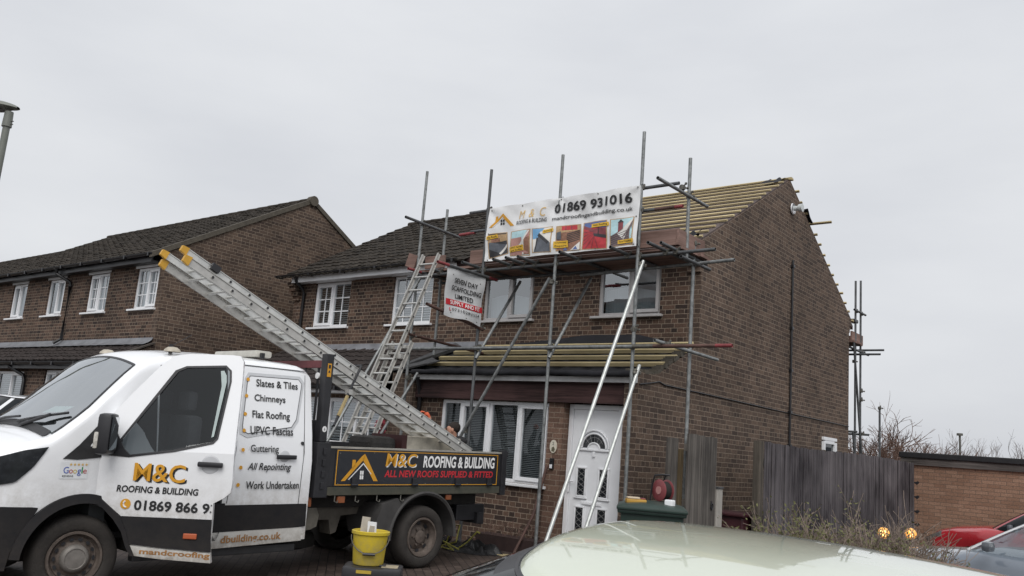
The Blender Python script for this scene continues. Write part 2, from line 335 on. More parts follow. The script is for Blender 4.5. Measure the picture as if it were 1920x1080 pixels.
yd = MB(); yd.poly([(-4.9, 1.1, -.30), (12, 1.1, -.30), (12, 30, -.30), (-4.9, 30, -.30)], ASPH); struct(yd.build('parking_area', fix=False))
bk = MB(); bk.poly([(-40, 12.3, -.02), (-4.95, 12.3, -.02), (-4.95, 34, -.02), (-40, 34, -.02)], mat('back_lawn', (.035, .05, .02), .9, var=.4)); struct(bk.build('back_garden', fix=False))

# ------------------------------------------------------------------ wall, window and roof builders
def wall_open(mb, fn, u0, u1, z0, z1, ops, m, depth=.11, inward=None):
    """flat wall in (u,z) with rectangular openings and their reveals. fn(u,z,d) -> 3D, d = distance inward"""
    us = sorted({u0, u1, *[o[0] for o in ops], *[o[1] for o in ops]}); zs = sorted({z0, z1, *[o[2] for o in ops], *[o[3] for o in ops]})
    us = [u for u in us if u0 <= u <= u1]; zs = [z for z in zs if z0 <= z <= z1]
    for i in range(len(us)-1):
        for j in range(len(zs)-1):
            cu, cz = (us[i]+us[i+1])/2, (zs[j]+zs[j+1])/2
            if any(o[0] < cu < o[1] and o[2] < cz < o[3] for o in ops): continue
            mb.poly([fn(us[i], zs[j], 0), fn(us[i+1], zs[j], 0), fn(us[i+1], zs[j+1], 0), fn(us[i], zs[j+1], 0)], m)
    for a, b, c, d in ops:
        for (p, q) in (((a, c), (b, c)), ((b, c), (b, d)), ((b, d), (a, d)), ((a, d), (a, c))):
            mb.poly([fn(*p, 0), fn(*q, 0), fn(*q, depth), fn(*p, depth)], m)

def window(parent, x0, x1, z0, z1, Y, lights, m=UPVC, g=GLS, back='curtain', bars=None, sill=True, sillm=None, fr=.055, label=None):
    """casement window in the XZ plane facing -Y. lights: list of (a,b,c,d, opener) in 0..1"""
    f = MB(); w, h = x1-x0, z1-z0; y0, y1 = Y+.045, Y+.105
    f.box((x0, y0, z0), (x1, y1, z0+fr), m); f.box((x0, y0, z1-fr), (x1, y1, z1), m); f.box((x0, y0, z0+fr), (x0+fr, y1, z1-fr), m); f.box((x1-fr, y0, z0+fr), (x1, y1, z1-fr), m)
    pn = MB(); gb = MB()
    for a, b, c, d, op in lights:
        X0, X1, Z0, Z1 = x0+a*w, x0+b*w, z0+c*h, z0+d*h; k = .035
        if b < .99: f.box((X1-.03, y0, max(Z0, z0+fr)), (X1+.03, y1, min(Z1, z1-fr)), m)
        if d < .99: f.box((max(X0, x0+fr)+.03*(a > .01), y0-.001, Z1-.028), (min(X1, x1-fr)-.03*(b < .99), y1-.003, Z1+.028), m)
        ia, ib, ic, id_ = X0+(fr if a < .01 else .03), X1-(fr if b > .99 else .03), Z0+(fr if c < .01 else .03), Z1-(fr if d > .99 else .03)
        if op:
            e = .045; yy = y0-.022
            for lo, hi in (((ia-.012, ic-.012), (ib+.012, ic+e)), ((ia-.012, id_-e), (ib+.012, id_+.012)), ((ia-.012, ic+e), (ia+e, id_-e)), ((ib-e, ic+e), (ib+.012, id_-e))):
                f.box((lo[0], yy, lo[1]), (hi[0], y1-.004, hi[1]), m, bev=.006)
            ia += e; ib -= e; ic += e; id_ -= e
        pn.poly([(ia-.01, y0+.03, ic-.01), (ib+.01, y0+.03, ic-.01), (ib+.01, y0+.03, id_+.01), (ia-.01, y0+.03, id_+.01)], g)
        if bars:
            nv, nh = bars
            for q in range(1, nv): xx = ia+(ib-ia)*q/nv; gb.box((xx-.011, y0+.018, ic), (xx+.011, y0+.028, id_), m)
            for q in range(1, nh): zz = ic+(id_-ic)*q/nh; gb.box((ia, y0+.0175, zz-.011), (ib, y0+.0285, zz+.011), m)
    fo = f.build('window', parent)
    if label: fo['label'] = label
    pn.build('pane', fo, fix=False)
    if bars: gb.build('glazing_bar', fo)
    bm_ = MB()
    if back == 'curtain': bm_.grid(lambda u, v: (x0+u*w, Y+.22+.02*math.sin(u*w*55), z0+v*h), 60, 1, CURT)
    elif back == 'slats' or back == 'darkslats':
        n = int(h/(.05 if back == 'slats' else .028)); mm = SLAT if back == 'slats' else SLATD
        for q in range(n):
            zz = z0+.02+q*(h-.04)/n; t = (h/n)*.36
            bm_.poly([(x0+.03, Y+.17, zz), (x1-.03, Y+.17, zz), (x1-.03, Y+.20, zz+t*1.7), (x0+.03, Y+.20, zz+t*1.7)], mm)
    elif back == 'half':
        bm_.grid(lambda u, v: (x0+u*w, Y+.25, z0+v*h*(.50+.05*math.sin(u*5))), 12, 1, CURT)
    if bm_.v: bm_.build('blind' if 'slat' in back else 'curtain', fo, smooth=60 if back == 'curtain' else None, fix=False)
    rb = MB(); rb.box((x0-.15, Y+.6, z0-.15), (x1+.15, Y+.62, z1+.15), DARK); rb.build('room_backdrop', fo)
    if sill:
        s = MB(); s.box((x0-.11, Y-.07, z0-.045), (x1+.06, Y+.05, z0-.003), sillm or m, bev=.008); s.build('sill', fo)
    return fo

def tiles(mb, o, ux, us, Wd, Ln, m, tw=.30, ch=.30, amp=.021, lift=.026, jit=.016, seg=6):
    """interlocking roll tiles. o: eave corner, ux: along eave, us: up slope"""
    o, ux, us = Vector(o), Vector(ux).normalized(), Vector(us).normalized(); n = ux.cross(us).normalized()
    if n.z < 0: n = -n
    nt_, nc = max(1, round(Wd/tw)), max(1, round(Ln/ch)); tw, ch = Wd/nt_, Ln/nc
    for j in range(nc):
        hs = [random.uniform(-jit, jit) for _ in range(nt_)]; sh = (j % 2)*tw*.5*0
        vs = []; fs = []
        cols = nt_*seg+1
        def prof(i):
            t = (i % seg)/seg; tt = min(nt_-1, i//seg)
            return amp*max(0, math.sin(2*math.pi*t))**.7*1.0+ (0.006 if t > .5 else 0), hs[tt]
        for row in range(3):
            for i in range(cols):
                p, q = prof(i); x = i/seg*tw
                if row == 0: d, z = j*ch-.012+q*.6, p-.012+.004
                elif row == 1: d, z = j*ch-.012+q*.6, p+lift+q*.5
                else: d, z = (j+1)*ch+.02, p+.004
                vs.append(o+ux*x+us*d+n*z)
        for r_ in range(2):
            for i in range(cols-1): fs.append((r_*cols+i, r_*cols+i+1, (r_+1)*cols+i+1, (r_+1)*cols+i))
        mb.add(vs, fs, m)

def pipe_obj(name, parent, pts, r, m, n=10):
    b = MB(); b.path(pts, r, m, n); return b.build(name, parent, smooth=50)

# ------------------------------------------------------------------ middle house (pair: left half still tiled, right half stripped to battens)
FY, XG, XL, RY, SL = 12.09, -6.09, -16.35, 15.69, .574
def zroof(y): return 4.80+SL*((y-11.8) if y < RY else (2*RY-11.8-y))
mh = thing('brick_house', 'dark brown brick house behind the scaffold, its right half roof stripped to pale battens', 'house', (-11.2, 12.09, 0))
mh.location = (0, 0, 0); mh['group'] = 'brick houses'
W1 = (-15.62, -14.42, 3.76, 4.77); W2 = (-13.07, -11.93, 3.76, 4.77); W3 = (-10.57, -9.39, 3.76, 4.72); W4 = (-7.99, -6.80, 3.76, 4.72)
w = MB(); fF = lambda u, z, d: (u, FY+d, z)
wall_open(w, fF, XL+.22, XG-.22, 0, 4.86, [W1, W2, W3, W4], BRK)
wo = w.build('front_wall', mh, fix=False)
gw = MB()
def gable_pts(x): return [(x, FY, 0), (x, 19.28, 0), (x, 19.28, 4.55), (x, 19.33, 4.55), (x, 19.33, 4.64), (x, 19.38, 4.64), (x, 19.38, 4.73), (x, 19.43, 4.73), (x, 19.43, 4.86), (x, RY, zroof(RY)-.05), (x, 11.84, zroof(11.84)-.05), (x, 11.84, 4.70), (x, 11.9, 4.70), (x, 11.9, 4.6), (x, 11.97, 4.6), (x, 11.97, 4.5), (x, 12.03, 4.5), (x, 12.03, 4.4), (x, FY, 4.4)]
gw.prism([(XG, y, z) for _, y, z in gable_pts(0)], (-.22, 0, 0), BRKG); gw.build('gable_wall', mh)
# small ground floor window high in the gable wall
wn = MB(); y0, y1, z0, z1 = 17.62, 18.40, 1.25, 2.18
for lo, hi in (((XG+.002, y0, z1-.06), (XG+.05, y1, z1)), ((XG+.002, y0, z0), (XG+.05, y1, z0+.09)), ((XG+.002, y0, z0+.09), (XG+.05, y0+.09, z1-.09)), ((XG+.002, y1-.14, z0+.09), (XG+.05, y1, z1-.09)), ((XG+.002, y0+.09, z1-.13), (XG+.045, y1-.14, z1-.06))): wn.box(lo, hi, UPVC)
wno = wn.build('window', mh); b = MB(); b.poly([(XG+.012, y0+.09, z0+.09), (XG+.012, y1-.14, z0+.09), (XG+.012, y1-.14, z1-.13), (XG+.012, y0+.09, z1-.13)], mat('dark_pane', (.03, .035, .04), .06, var=0)); b.build('pane', wno, fix=False)
lw_ = MB(); lw_.prism([(XL+.22, y, z) for _, y, z in gable_pts(0)], (-.22, 0, 0), BRK); lw_.build('side_wall', mh)
rw = MB(); rw.poly([(XL, 19.275, 0), (XG-.22, 19.275, 0), (XG-.22, 19.275, 4.8), (XL, 19.275, 4.8)], BRK); rw.build('rear_wall', mh, fix=False)
# roof: tiled left part
XD = -10.8
us_ = Vector((0, 1, SL)).normalized(); SLEN = (RY-11.72)*math.sqrt(1+SL*SL)
rf = MB(); tiles(rf, (-16.58, 11.72, zroof(11.72)+.115), (1, 0, 0), us_, XD+16.58, SLEN, TILE)
us2 = Vector((0, -1, SL)).normalized(); tiles(rf, (-16.58, 2*RY-11.72, zroof(11.72)+.115), (1, 0, 0), us2, XD+16.58, SLEN, TILE, seg=3)
k = RY; zt = zroof(RY)+.13
for i in range(14):
    xa = -16.55+i*(XD+16.55)/14; xb = xa+(XD+16.55)/14+.012
    rf.add([(x, RY+.12*math.cos(a), zt+.085*math.sin(a)-.03+dz) for x, dz in ((xa, .012), (xb, 0)) for a in [R(t) for t in range(-40, 230, 30)]], [(j, j+1, 10+j, 9+j) for j in range(8)], TILE)
rfo = rf.build('tiled_roof', mh, fix=False)
# roof: stripped right part
rs = MB(); zz = -.02
for sgn in (1, -1):
    yA = 11.75 if sgn > 0 else 2*RY-11.75
    rs.prism([(XD+.02, yA, zroof(11.75)+zz), (XG-.03, yA, zroof(11.75)+zz), (XG-.03, RY-.002*sgn, zroof(RY)+zz), (XD+.02, RY-.002*sgn, zroof(RY)+zz)], (0, 0, -.08), SARK)
rso = rs.build('stripped_roof', mh)
nb = 15
for sgn in (1, -1):
    for i in range(nb):
        d = .14+i*.31; y = 11.75+d*us_.y; z = zroof(y)
        if sgn < 0: y = 2*RY-y
        b = MB(); xe = XG-.015+random.uniform(-.03, .02) if sgn > 0 else XG+.035+random.uniform(-.02, .02)
        if sgn > 0 and i > 1 and i in (2, 3): xe -= .06
        if sgn < 0 and i == 10: xe = XG+.42
        q = Matrix.Translation((0, y, z+.012)) @ Matrix.Rotation(math.atan(SL)*sgn, 4, 'X') @ Matrix.Rotation(R(random.uniform(-.12, .12)), 4, 'Z')
        b.box((XD+.05, -.025, -.014), (xe, .025, .014), BATN, mtx=q); b.build('roof_batten', rso)
b = MB(); b.prism([(XD+.05, RY-.03, zroof(RY)-.04), (XG+.03, RY-.03, zroof(RY)-.04), (XG+.03, RY+.03, zroof(RY)-.04), (XD+.05, RY+.03, zroof(RY)-.04)], (0, 0, .05), BATN); b.build('ridge_batten', rso)
def flap(name, pts, parent, m=FELT, wob=.05):
    b = MB(); P = [Vector(p) for p in pts]
    def fn(u, v):
        p = (P[0]*(1-u)+P[1]*u)*(1-v)+(P[3]*(1-u)+P[2]*u)*v
        return p+Vector((0, 0, 0))+Vector((math.sin(9*u+3*v), math.cos(7*v+5*u), math.sin(6*u*v+8*u)))*wob
    b.grid(fn, 10, 6, m); return b.build(name, parent, smooth=60, fix=False)
flap('felt_flap', [(-6.6, 11.72, 4.74), (-5.95, 11.62, 4.86), (-6.0, 11.95, 5.04), (-6.55, 12.1, 4.99)], rso, wob=.05)
flap('felt_flap', [(-6.65, 15.42, 6.90), (-6.2, 15.3, 6.83), (-6.14, 15.62, 7.03), (-6.5, 15.64, 7.03)], rso, wob=.025)
flap('felt_flap', [(-6.2, 16.45, 6.62), (-6.02, 16.45, 6.61), (-6.03, 16.8, 6.40), (-6.2, 16.8, 6.42)], rso, wob=.008)
# eaves: soffit, fascia and gutter along the tiled half
b = MB(); b.box((-16.2, 11.86, 4.78), (XD-.3, FY, 4.80), UPVC); b.box((-16.2, 11.832, 4.768), (XD-.3, 11.86, 4.93), UPVC); b.build('soffit', mh)
b = MB(); b.box((XD-.29, 11.845, 4.84), (XG-.25, FY-.002, 4.865), TIMB); b.box((XD-.29, 11.82, 4.78), (XG-.25, 11.843, 4.93), TIMB); b.build('bare_fascia', mh)
def gutter(parent, x0, x1, y, z, r=.06):
    b = MB(); A = [R(a) for a in range(180, 361, 20)]; n = len(A)
    b.add([(x, y+r*math.cos(a), z+r*math.sin(a)) for x in (x0, x1) for a in A], [(i, i+1, n+i+1, n+i) for i in range(n-1)], BLKP)
    for xx in (x0, x1): b.poly([(xx, y+r*math.cos(a), z+r*math.sin(a)) for a in A], BLKP)
    nbk = int((x1-x0)/1.0)
    for i in range(nbk+1): xx = x0+.12+i*(x1-x0-.24)/max(1, nbk); b.box((xx-.025, y-r-.006, z-r-.012), (xx+.025, y+r+.02, z+.004), BLKP)
    return b.build('gutter', parent, smooth=40)
gutter(mh, -16.66, XD-.2, 11.755, 4.935, r=.055)
pipe_obj('downpipe', mh, [(-16.0, 11.78, 4.88), (-16.0, 11.80, 4.80), (-15.98, 12.0, 4.64), (-15.97, FY-.045, 4.55), (-15.97, FY-.045, 3.2)], .036, BLKP)
GR = (2, 3)
TW = [(0, .5, 0, 1, True), (.5, 1, 0, 1, False)]
window(mh, *W1, FY, TW, bars=GR, back='slats'); window(mh, *W2, FY, [(0, .5, 0, 1, False), (.5, 1, 0, 1, False)], bars=GR, back='slats')
window(mh, *W3, FY, [(0, .5, 0, 1, False), (.5, 1, 0, 1, True)], m=UPVCD, back='half', sillm=UPVCD); window(mh, *W4, FY, [(0, .5, 0, 1, False), (.5, 1, 0, 1, True)], m=UPVCD, back='half', sillm=UPVCD)
b = MB(); b.box((-15.62, FY-.004, 4.772), (-14.30, FY+.05, 4.779), UPVC); b.box((-13.15, FY-.006, 4.772), (-11.7, FY+.05, 4.779), UPVC); b.build('window_head', mh)

# porch / ground floor extension, right half
PY = 10.45
DW = (-9.86, -7.66, .95, 2.16); DD = (-7.36, -6.13, 0, 2.17)
b = MB(); fP = lambda u, z, d: (u, PY+d, z)
wall_open(b, fP, -10.36, -7.64, 0, 2.2, [DW], BRK); b.build('porch_wall', mh, fix=False)
b = MB(); b.box((-7.64, PY-.03, 0), (-7.37, PY+.25, 2.2), BRKN); b.build('brick_pier', mh)
b = MB(); ps = [(10.34, 0), (FY, 0), (FY, 3.24), (11.9, 3.14), (11.35, 2.87), (10.97, 2.68), (10.80, 2.64), (10.62, 2.63), (10.36, 2.64), (10.34, 2.5)]
b.prism([(XG, y, z) for y, z in ps], (-.22, 0, 0), BRKG); b.build('porch_side_wall', mh)
b = MB(); random.seed(3)
for i in range(24):
    t = i/23; y = 10.36+t*1.5; z = max(2.64, 2.64+(y-10.85)*.50)
    b.box((XG-.2, y-.05, z-.02), (XG+.004-random.random()*.05, y+.05, z+.015+random.random()*.03), VERGE)
b.build('broken_mortar_edge', mh)
b = MB(); b.box((-10.40, 10.36, 2.175), (XG-.222, 10.44, 2.30), TIMB); b.box((-10.40, 10.372, 2.303), (XG-.222, 10.44, 2.468), TIMB); b.build('timber_beam', mh)
b = MB(); b.box((-10.36, 10.30, 2.47), (XG-.01, 10.335, 2.55), mat('grey_white_fascia', (.47, .47, .47), .5, var=.2, scale=3)); b.build('fascia', mh)
b = MB(); b.box((-10.3, 10.335, 2.45), (XG-.23, 10.44, 2.468), TIMB); b.build('porch_soffit', mh)
pr = MB()
def zp(y): return 2.615+.03*(y-10.2) if y < 10.82 else 2.634+.504*(y-10.82)
def deck(u, v):
    x = (-10.35 if v < .05 else -11.05)+u*(XG-.03-(-10.35 if v < .05 else -11.05)); y = 10.2+v*(FY-.02-10.2)
    return (x, y, zp(y)-.03+.012*math.sin(x*9+y*7)+.010*math.sin(x*23-y*5))
pr.grid(deck, 80, 16, FELT); pro = pr.build('porch_roof', mh, smooth=50, fix=False)
b = MB()  # felt rolled over the eave
def roll(u, v):
    x = -10.38+u*(XG-.03+10.38); a = R(-60+v*240); rr = .040+.006*math.sin(x*7)+.004*math.sin(x*19+v*4)
    return (x, 10.22-rr*.9*math.sin(a)*.9, 2.59+.008*math.sin(x*3.1)+rr*math.cos(a)*1.0)
b.grid(roll, 90, 10, FELT); b.build('felt_roll', pro, smooth=70, fix=False)
for i, (x0, x1) in enumerate([(-10.98, -6.17), (-10.95, -6.12), (-10.85, -6.10), (-10.6, -6.14)]):
    y = 11.19+i*.272; b = MB(); q = Matrix.Translation((0, y, zp(y)+.006)) @ Matrix.Rotation(math.atan(.504), 4, 'X')
    b.box((x0, -.03, -.014), (x1, .03, .042), BATN, mtx=q); b.build('roof_batten', pro)
b = MB()  # felt upstand against the house wall
def ups(u, v):
    x = -10.2+u*4.05; tp = [(0, 3.28), (.12, 3.31), (.32, 3.37), (.50, 3.44), (.75, 3.43), (.88, 3.31), (1, 3.16)]
    for (a, za), (c, zc) in zip(tp, tp[1:]):
        if a <= u <= c: zt_ = za+(zc-za)*(u-a)/(c-a); break
    return (x, FY-.03-.05*(1-v)-.012*math.sin(x*11), 3.18+v*(zt_-3.18))
b.grid(ups, 60, 5, FELT); b.build('felt_upstand', mh, smooth=60, fix=False)
for q in range(7):   # loose folds of felt between the battens
    x = -9.5+q*.5; y = 10.95+random.random()*.9; flap('felt_fold', [(x, y, zp(y)), (x+.3, y+.05, zp(y)+.02), (x+.33, y+.2, zp(y)+.05), (x+.05, y+.2, zp(y)+.02)], pro, m=mat('worn_felt', (.05, .05, .055), .6, var=.4), wob=.012)
# front window of four lights with slatted blinds
window(mh, *DW, PY, [(0, .19, 0, 1, False), (.19, .47, 0, 1, True), (.47, .73, 0, 1, False), (.73, 1, 0, 1, True)], back='darkslats', fr=.05, g=GLSD)
b = MB(); b.path([(-10.3, 10.28, 2.5), (-10.31, 10.36, 2.32), (-10.32, 10.40, 2.2), (-10.32, 10.40, .05)], .036, BLKP, 10); b.build('downpipe', mh, smooth=50)
# front door
DY = 10.56
b = MB()
fx0, fx1, sx0, sx1 = -7.36, -6.44, -6.44, -6.12
for lo, hi in (((fx0, DY, 0), (fx0+.07, DY+.08, 2.165)), ((fx1-.07, DY, 0), (fx1, DY+.08, 2.165)), ((fx0+.07, DY, 2.095), (fx1-.07, DY+.08, 2.165)), ((fx1, DY+.002, 2.095), (sx1, DY+.08, 2.165)), ((fx1, DY+.002, .72), (sx1, DY+.08, .83)), ((fx1, DY+.002, 0), (sx1, DY+.08, .06)), ((fx0+.07, DY, 0), (fx1-.07, DY+.08, .05))): b.box(lo, hi, UPVC, bev=.006)
dfo = b.build('door_frame', mh)
b = MB(); b.poly([(fx1, DY+.04, .83), (sx1, DY+.04, .83), (sx1, DY+.04, 2.095), (fx1, DY+.04, 2.095)], GLSD); b.poly([(fx1, DY+.04, .06), (sx1, DY+.04, .06), (sx1, DY+.04, .72), (fx1, DY+.04, .72)], GLSD); b.build('side_light', dfo, fix=False)
b = MB(); b.box((fx0, DY+.7, 0), (sx1, DY+.72, 2.2), DARK); b.box((-6.36, DY+.25, .84), (-6.2, DY+.4, 1.12), REDP, bev=.02); b.build('hall_backdrop', dfo)
b = MB(); dx0, dx1 = fx0+.075, fx1-.075; dw = dx1-dx0; dy = DY+.02
b.box((dx0, dy, .055), (dx1, dy+.045, 2.09), UPVC); do = b.build('front_door', mh); do['label'] = 'white panelled front door with a fanlight and four small leaded panes'
lead = mat('leaded_pane', (.02, .022, .025), .08, var=0); came = mat('lead_came', (.22, .22, .22), .5, var=0)
fl = MB(); gl_ = MB(); cm = MB(); panes = []; leads = []
def dxz(px, pz): return dx0+px*dw, .055+pz*2.035
for (a, c, d, e) in ((.14, .37, .39, .60), (.62, .86, .39, .60), (.14, .37, .10, .33), (.62, .86, .10, .33)):
    (xa, za), (xb, zb) = dxz(a, d), dxz(c, e); t = .026
    for lo, hi in (((xa, za), (xb, za+t)), ((xa, zb-t), (xb, zb)), ((xa, za+t), (xa+t, zb-t)), ((xb-t, za+t), (xb, zb-t))): fl.box((lo[0], dy-.022, lo[1]), (hi[0], dy-.001, hi[1]), UPVC, bev=.007)
    fl.box((xa-.02, dy-.026, za-.02), (xb+.02, dy-.001, za-.001), UPVC, bev=.008)
    cm = MB(); leads.append(cm); gl_ = MB(); panes.append(gl_); gl_.poly([(xa+t, dy-.006, za+t), (xb-t, dy-.006, za+t), (xb-t, dy-.006, zb-t), (xa+t, dy-.006, zb-t)], lead)
    n = 5; hz = (zb-za-2*t)/n; xm = (xa+xb)/2; hw = (xb-xa)/2-t
    for q in range(n):
        z_ = za+t+q*hz
        for s_ in (-1, 1): cm.tube((xm+s_*hw*.0, dy-.009, z_), (xm+s_*hw*.95, dy-.009, z_+hz/2), .0035, came, 5); cm.tube((xm+s_*hw*.95, dy-.009, z_+hz/2), (xm, dy-.009, z_+hz), .0035, came, 5)
cx, cz = dxz(.5, .735); rx, rz = .205, .205
for rr, wd in ((1.22, .03), (1.0, .022)):
    P = [(cx+rx*rr*math.cos(R(a)), dy-.016, cz+rz*rr*math.sin(R(a))) for a in range(0, 181, 10)]; fl.path(P, .014, UPVC, 6)
fl.box((cx-.27, dy-.025, cz-.045), (cx+.27, dy-.001, cz-.012), UPVC, bev=.008)
P = [(cx+.10*math.cos(R(a)), dy-.018, cz-.015+.085*math.sin(R(a))) for a in range(0, 181, 15)]; fl.poly([(x, y+.002, z) for x, y, z in P], UPVC); fl.path(P, .013, UPVC, 6)
cm = MB(); leads.append(cm); gl_ = MB(); panes.append(gl_); gl_.poly([(cx+rx*.97*math.cos(R(a)), dy-.006, cz+rz*.97*math.sin(R(a))) for a in range(0, 181, 10)], lead)
for a in (40, 65, 90, 115, 140): cm.tube((cx+.1*math.cos(R(a)), dy-.009, cz+.08*math.sin(R(a))), (cx+rx*.95*math.cos(R(a)), dy-.009, cz+rz*.95*math.sin(R(a))), .0035, came, 5)
cm.path([(cx+.15*math.cos(R(a)), dy-.009, cz+.15*math.sin(R(a))) for a in range(25, 156, 10)], .0035, came, 5)
fl.build('door_moulding', do, smooth=50); [q.build('leaded_glass', do, fix=False) for q in panes]; [q.build('lead_strip', do) for q in leads]
b = MB(); z_ = dxz(0, .352)[1]; xa, xb = dxz(.28, 0)[0], dxz(.74, 0)[0]; b.box((xa, dy-.014, z_-.028), (xb, dy-.001, z_+.028), UPVC, bev=.006); b.box((xa+.02, dy-.02, z_-.016), (xb-.02, dy-.0145, z_+.016), UPVC, bev=.003); b.build('letterbox', do)
b = MB(); b.box((cx-.022, dy-.025, cz-.13), (cx+.022, dy-.001, cz-.05), UPVC, bev=.012); b.build('knocker', do)
b = MB(); x_ = dx0-.005; b.box((x_-.014, dy-.04, .90), (x_+.016, dy-.021, 1.14), UPVC, bev=.006); b.tube((x_, dy-.05, 1.06), (x_+.1, dy-.055, 1.06), .011, UPVC, 8); b.build('door_handle', do)
# number plaque and video bell on the brick pier
b = MB(); P = [(-7.505+.062*math.cos(R(a)), 1.53+.095*math.sin(R(a))) for a in range(0, 360, 15)]; CREAM = mat('cream_ceramic', (.62, .58, .48), .4, var=.08)
b.prism([(x, PY-.045, z) for x, z in P], (0, .014, 0), CREAM); pq = b.build('house_plaque', mh)
b = MB(); put_text(b, '2', (-7.52, -7.49, 1.55, 1.595), lambda a, c: (a, PY-.0462, c), INK); b.prism([(-7.53, PY-.047, 1.46), (-7.48, PY-.047, 1.455), (-7.47, PY-.047, 1.50), (-7.50, PY-.047, 1.53), (-7.53, PY-.047, 1.51)], (0, .001, 0), mat('plaque_motif', (.12, .11, .07), .6, var=.5, scale=40)); b.build('plaque_motif', pq)
b = MB(); b.box((-7.545, PY-.06, 1.20), (-7.475, PY-.031, 1.36), BLKP, bev=.008); vb = b.build('video_doorbell', mh); b = MB(); b.box((-7.535, PY-.064, 1.215), (-7.49, PY-.0605, 1.27), UPVC, bev=.001); b.tube((-7.51, PY-.066, 1.325), (-7.51, PY-.06, 1.325), .012, BLKM, 12); b.build('bell_button', vb)

# left half ground floor: tiled lean-to, window with shutters, brick nib
b = MB(); PL = 10.45; LW = (-13.55, -11.25, .9, 2.12)
wall_open(b, lambda u, z, d: (u, PL+d, z), XL, -10.90, 0, 2.2, [LW, (-15.6, -14.7, 0, 2.1)], BRK); b.build('porch_wall', mh, fix=False)
b = MB(); b.box((-10.92, 10.30, 0), (-10.40, FY, 2.58), BRKG); b.build('brick_nib', mh)
window(mh, *LW, PL, [(0, .36, 0, 1, False), (.36, .68, 0, 1, False), (.68, 1, 0, 1, False)], bars=(2, 3), back='slats', fr=.07)
b = MB(); b.box((-15.6, PL+.06, 0), (-14.7, PL+.1, 2.1), UPVC); b.build('neighbour_door', mh)
b = MB(); b.box((-16.3, 10.16, 2.19), (-10.94, 10.2, 2.285), UPVC); b.box((-16.3, 10.2, 2.19), (-10.94, PL, 2.205), UPVC); b.build('fascia', mh)
b = MB(); sl = Vector((0, FY-10.12, 3.25-2.30)); tiles(b, (-16.4, 10.12, 2.31), (1, 0, 0), sl, 16.4-11.12, sl.length, TILE2, ch=.28); b.build('lean_to_roof', mh, fix=False)
b = MB(); b.grid(lambda u, v: (-16.3+u*5.9, FY-.012-.13*(1-v)**2+.01*math.sin(u*60)*(1-v), 3.20+.17*v), 60, 3, LEAD); b.build('lead_flashing', mh, smooth=50, fix=False)
gutter(mh, -16.4, -10.95, 10.09, 2.30)
b = MB(); b.prism([(-11.14, 10.12, 2.33), (-10.95, 10.12, 2.52), (-10.95, 12.0, 3.22), (-11.14, 12.05, 3.29)], (0, 0, .06), SLATE); b.prism([(-11.0, 10.25, 2.60), (-10.55, 10.3, 2.64), (-10.6, 11.1, 2.86), (-11.05, 11.1, 2.86)], (0, 0, .03), SLATE); b.prism([(-10.95, 10.7, 2.72), (-10.62, 10.55, 2.70), (-10.50, 10.95, 2.84), (-10.85, 11.15, 2.93)], (0, 0, .02), SLATE); b.build('slate_flashing', mh)
# gable details: cable, downpipe run, floodlight
pipe_obj('gable_cable', mh, [(XG+.012, 10.36, 2.46), (XG+.014, 10.62, 2.50), (XG+.012, 10.9, 2.55), (XG+.012, 11.05, 2.52), (XG+.012, 13, 2.515), (XG+.012, 16, 2.50), (XG+.012, 19.25, 2.49)], .010, BLKP, 6)
b = MB(); b.tube((XG+.03, 15.83, 1.2), (XG+.03, 15.83, 5.42), .022, BLKP, 8)
for z in (1.9, 2.52, 3.3, 4.1, 5.3): b.box((XG, 15.79, z-.025), (XG+.06, 15.87, z+.025), BLKP)
b.build('cable_conduit', mh)
b = MB(); b.lathe([(0, 0), (.07, .0), (.11, .03), (.105, .05)], (XG, 15.77, 6.43), 'X', UPVC, 20); b.lathe([(.05, .05), (.05, .14), (.075, .15), (.08, .22), (.0, .225)], (XG, 15.77, 6.43), 'X', mat('white_lamp_housing', (.55, .58, .58), .4, var=.1), 16); b.build('floodlight', mh, smooth=40)

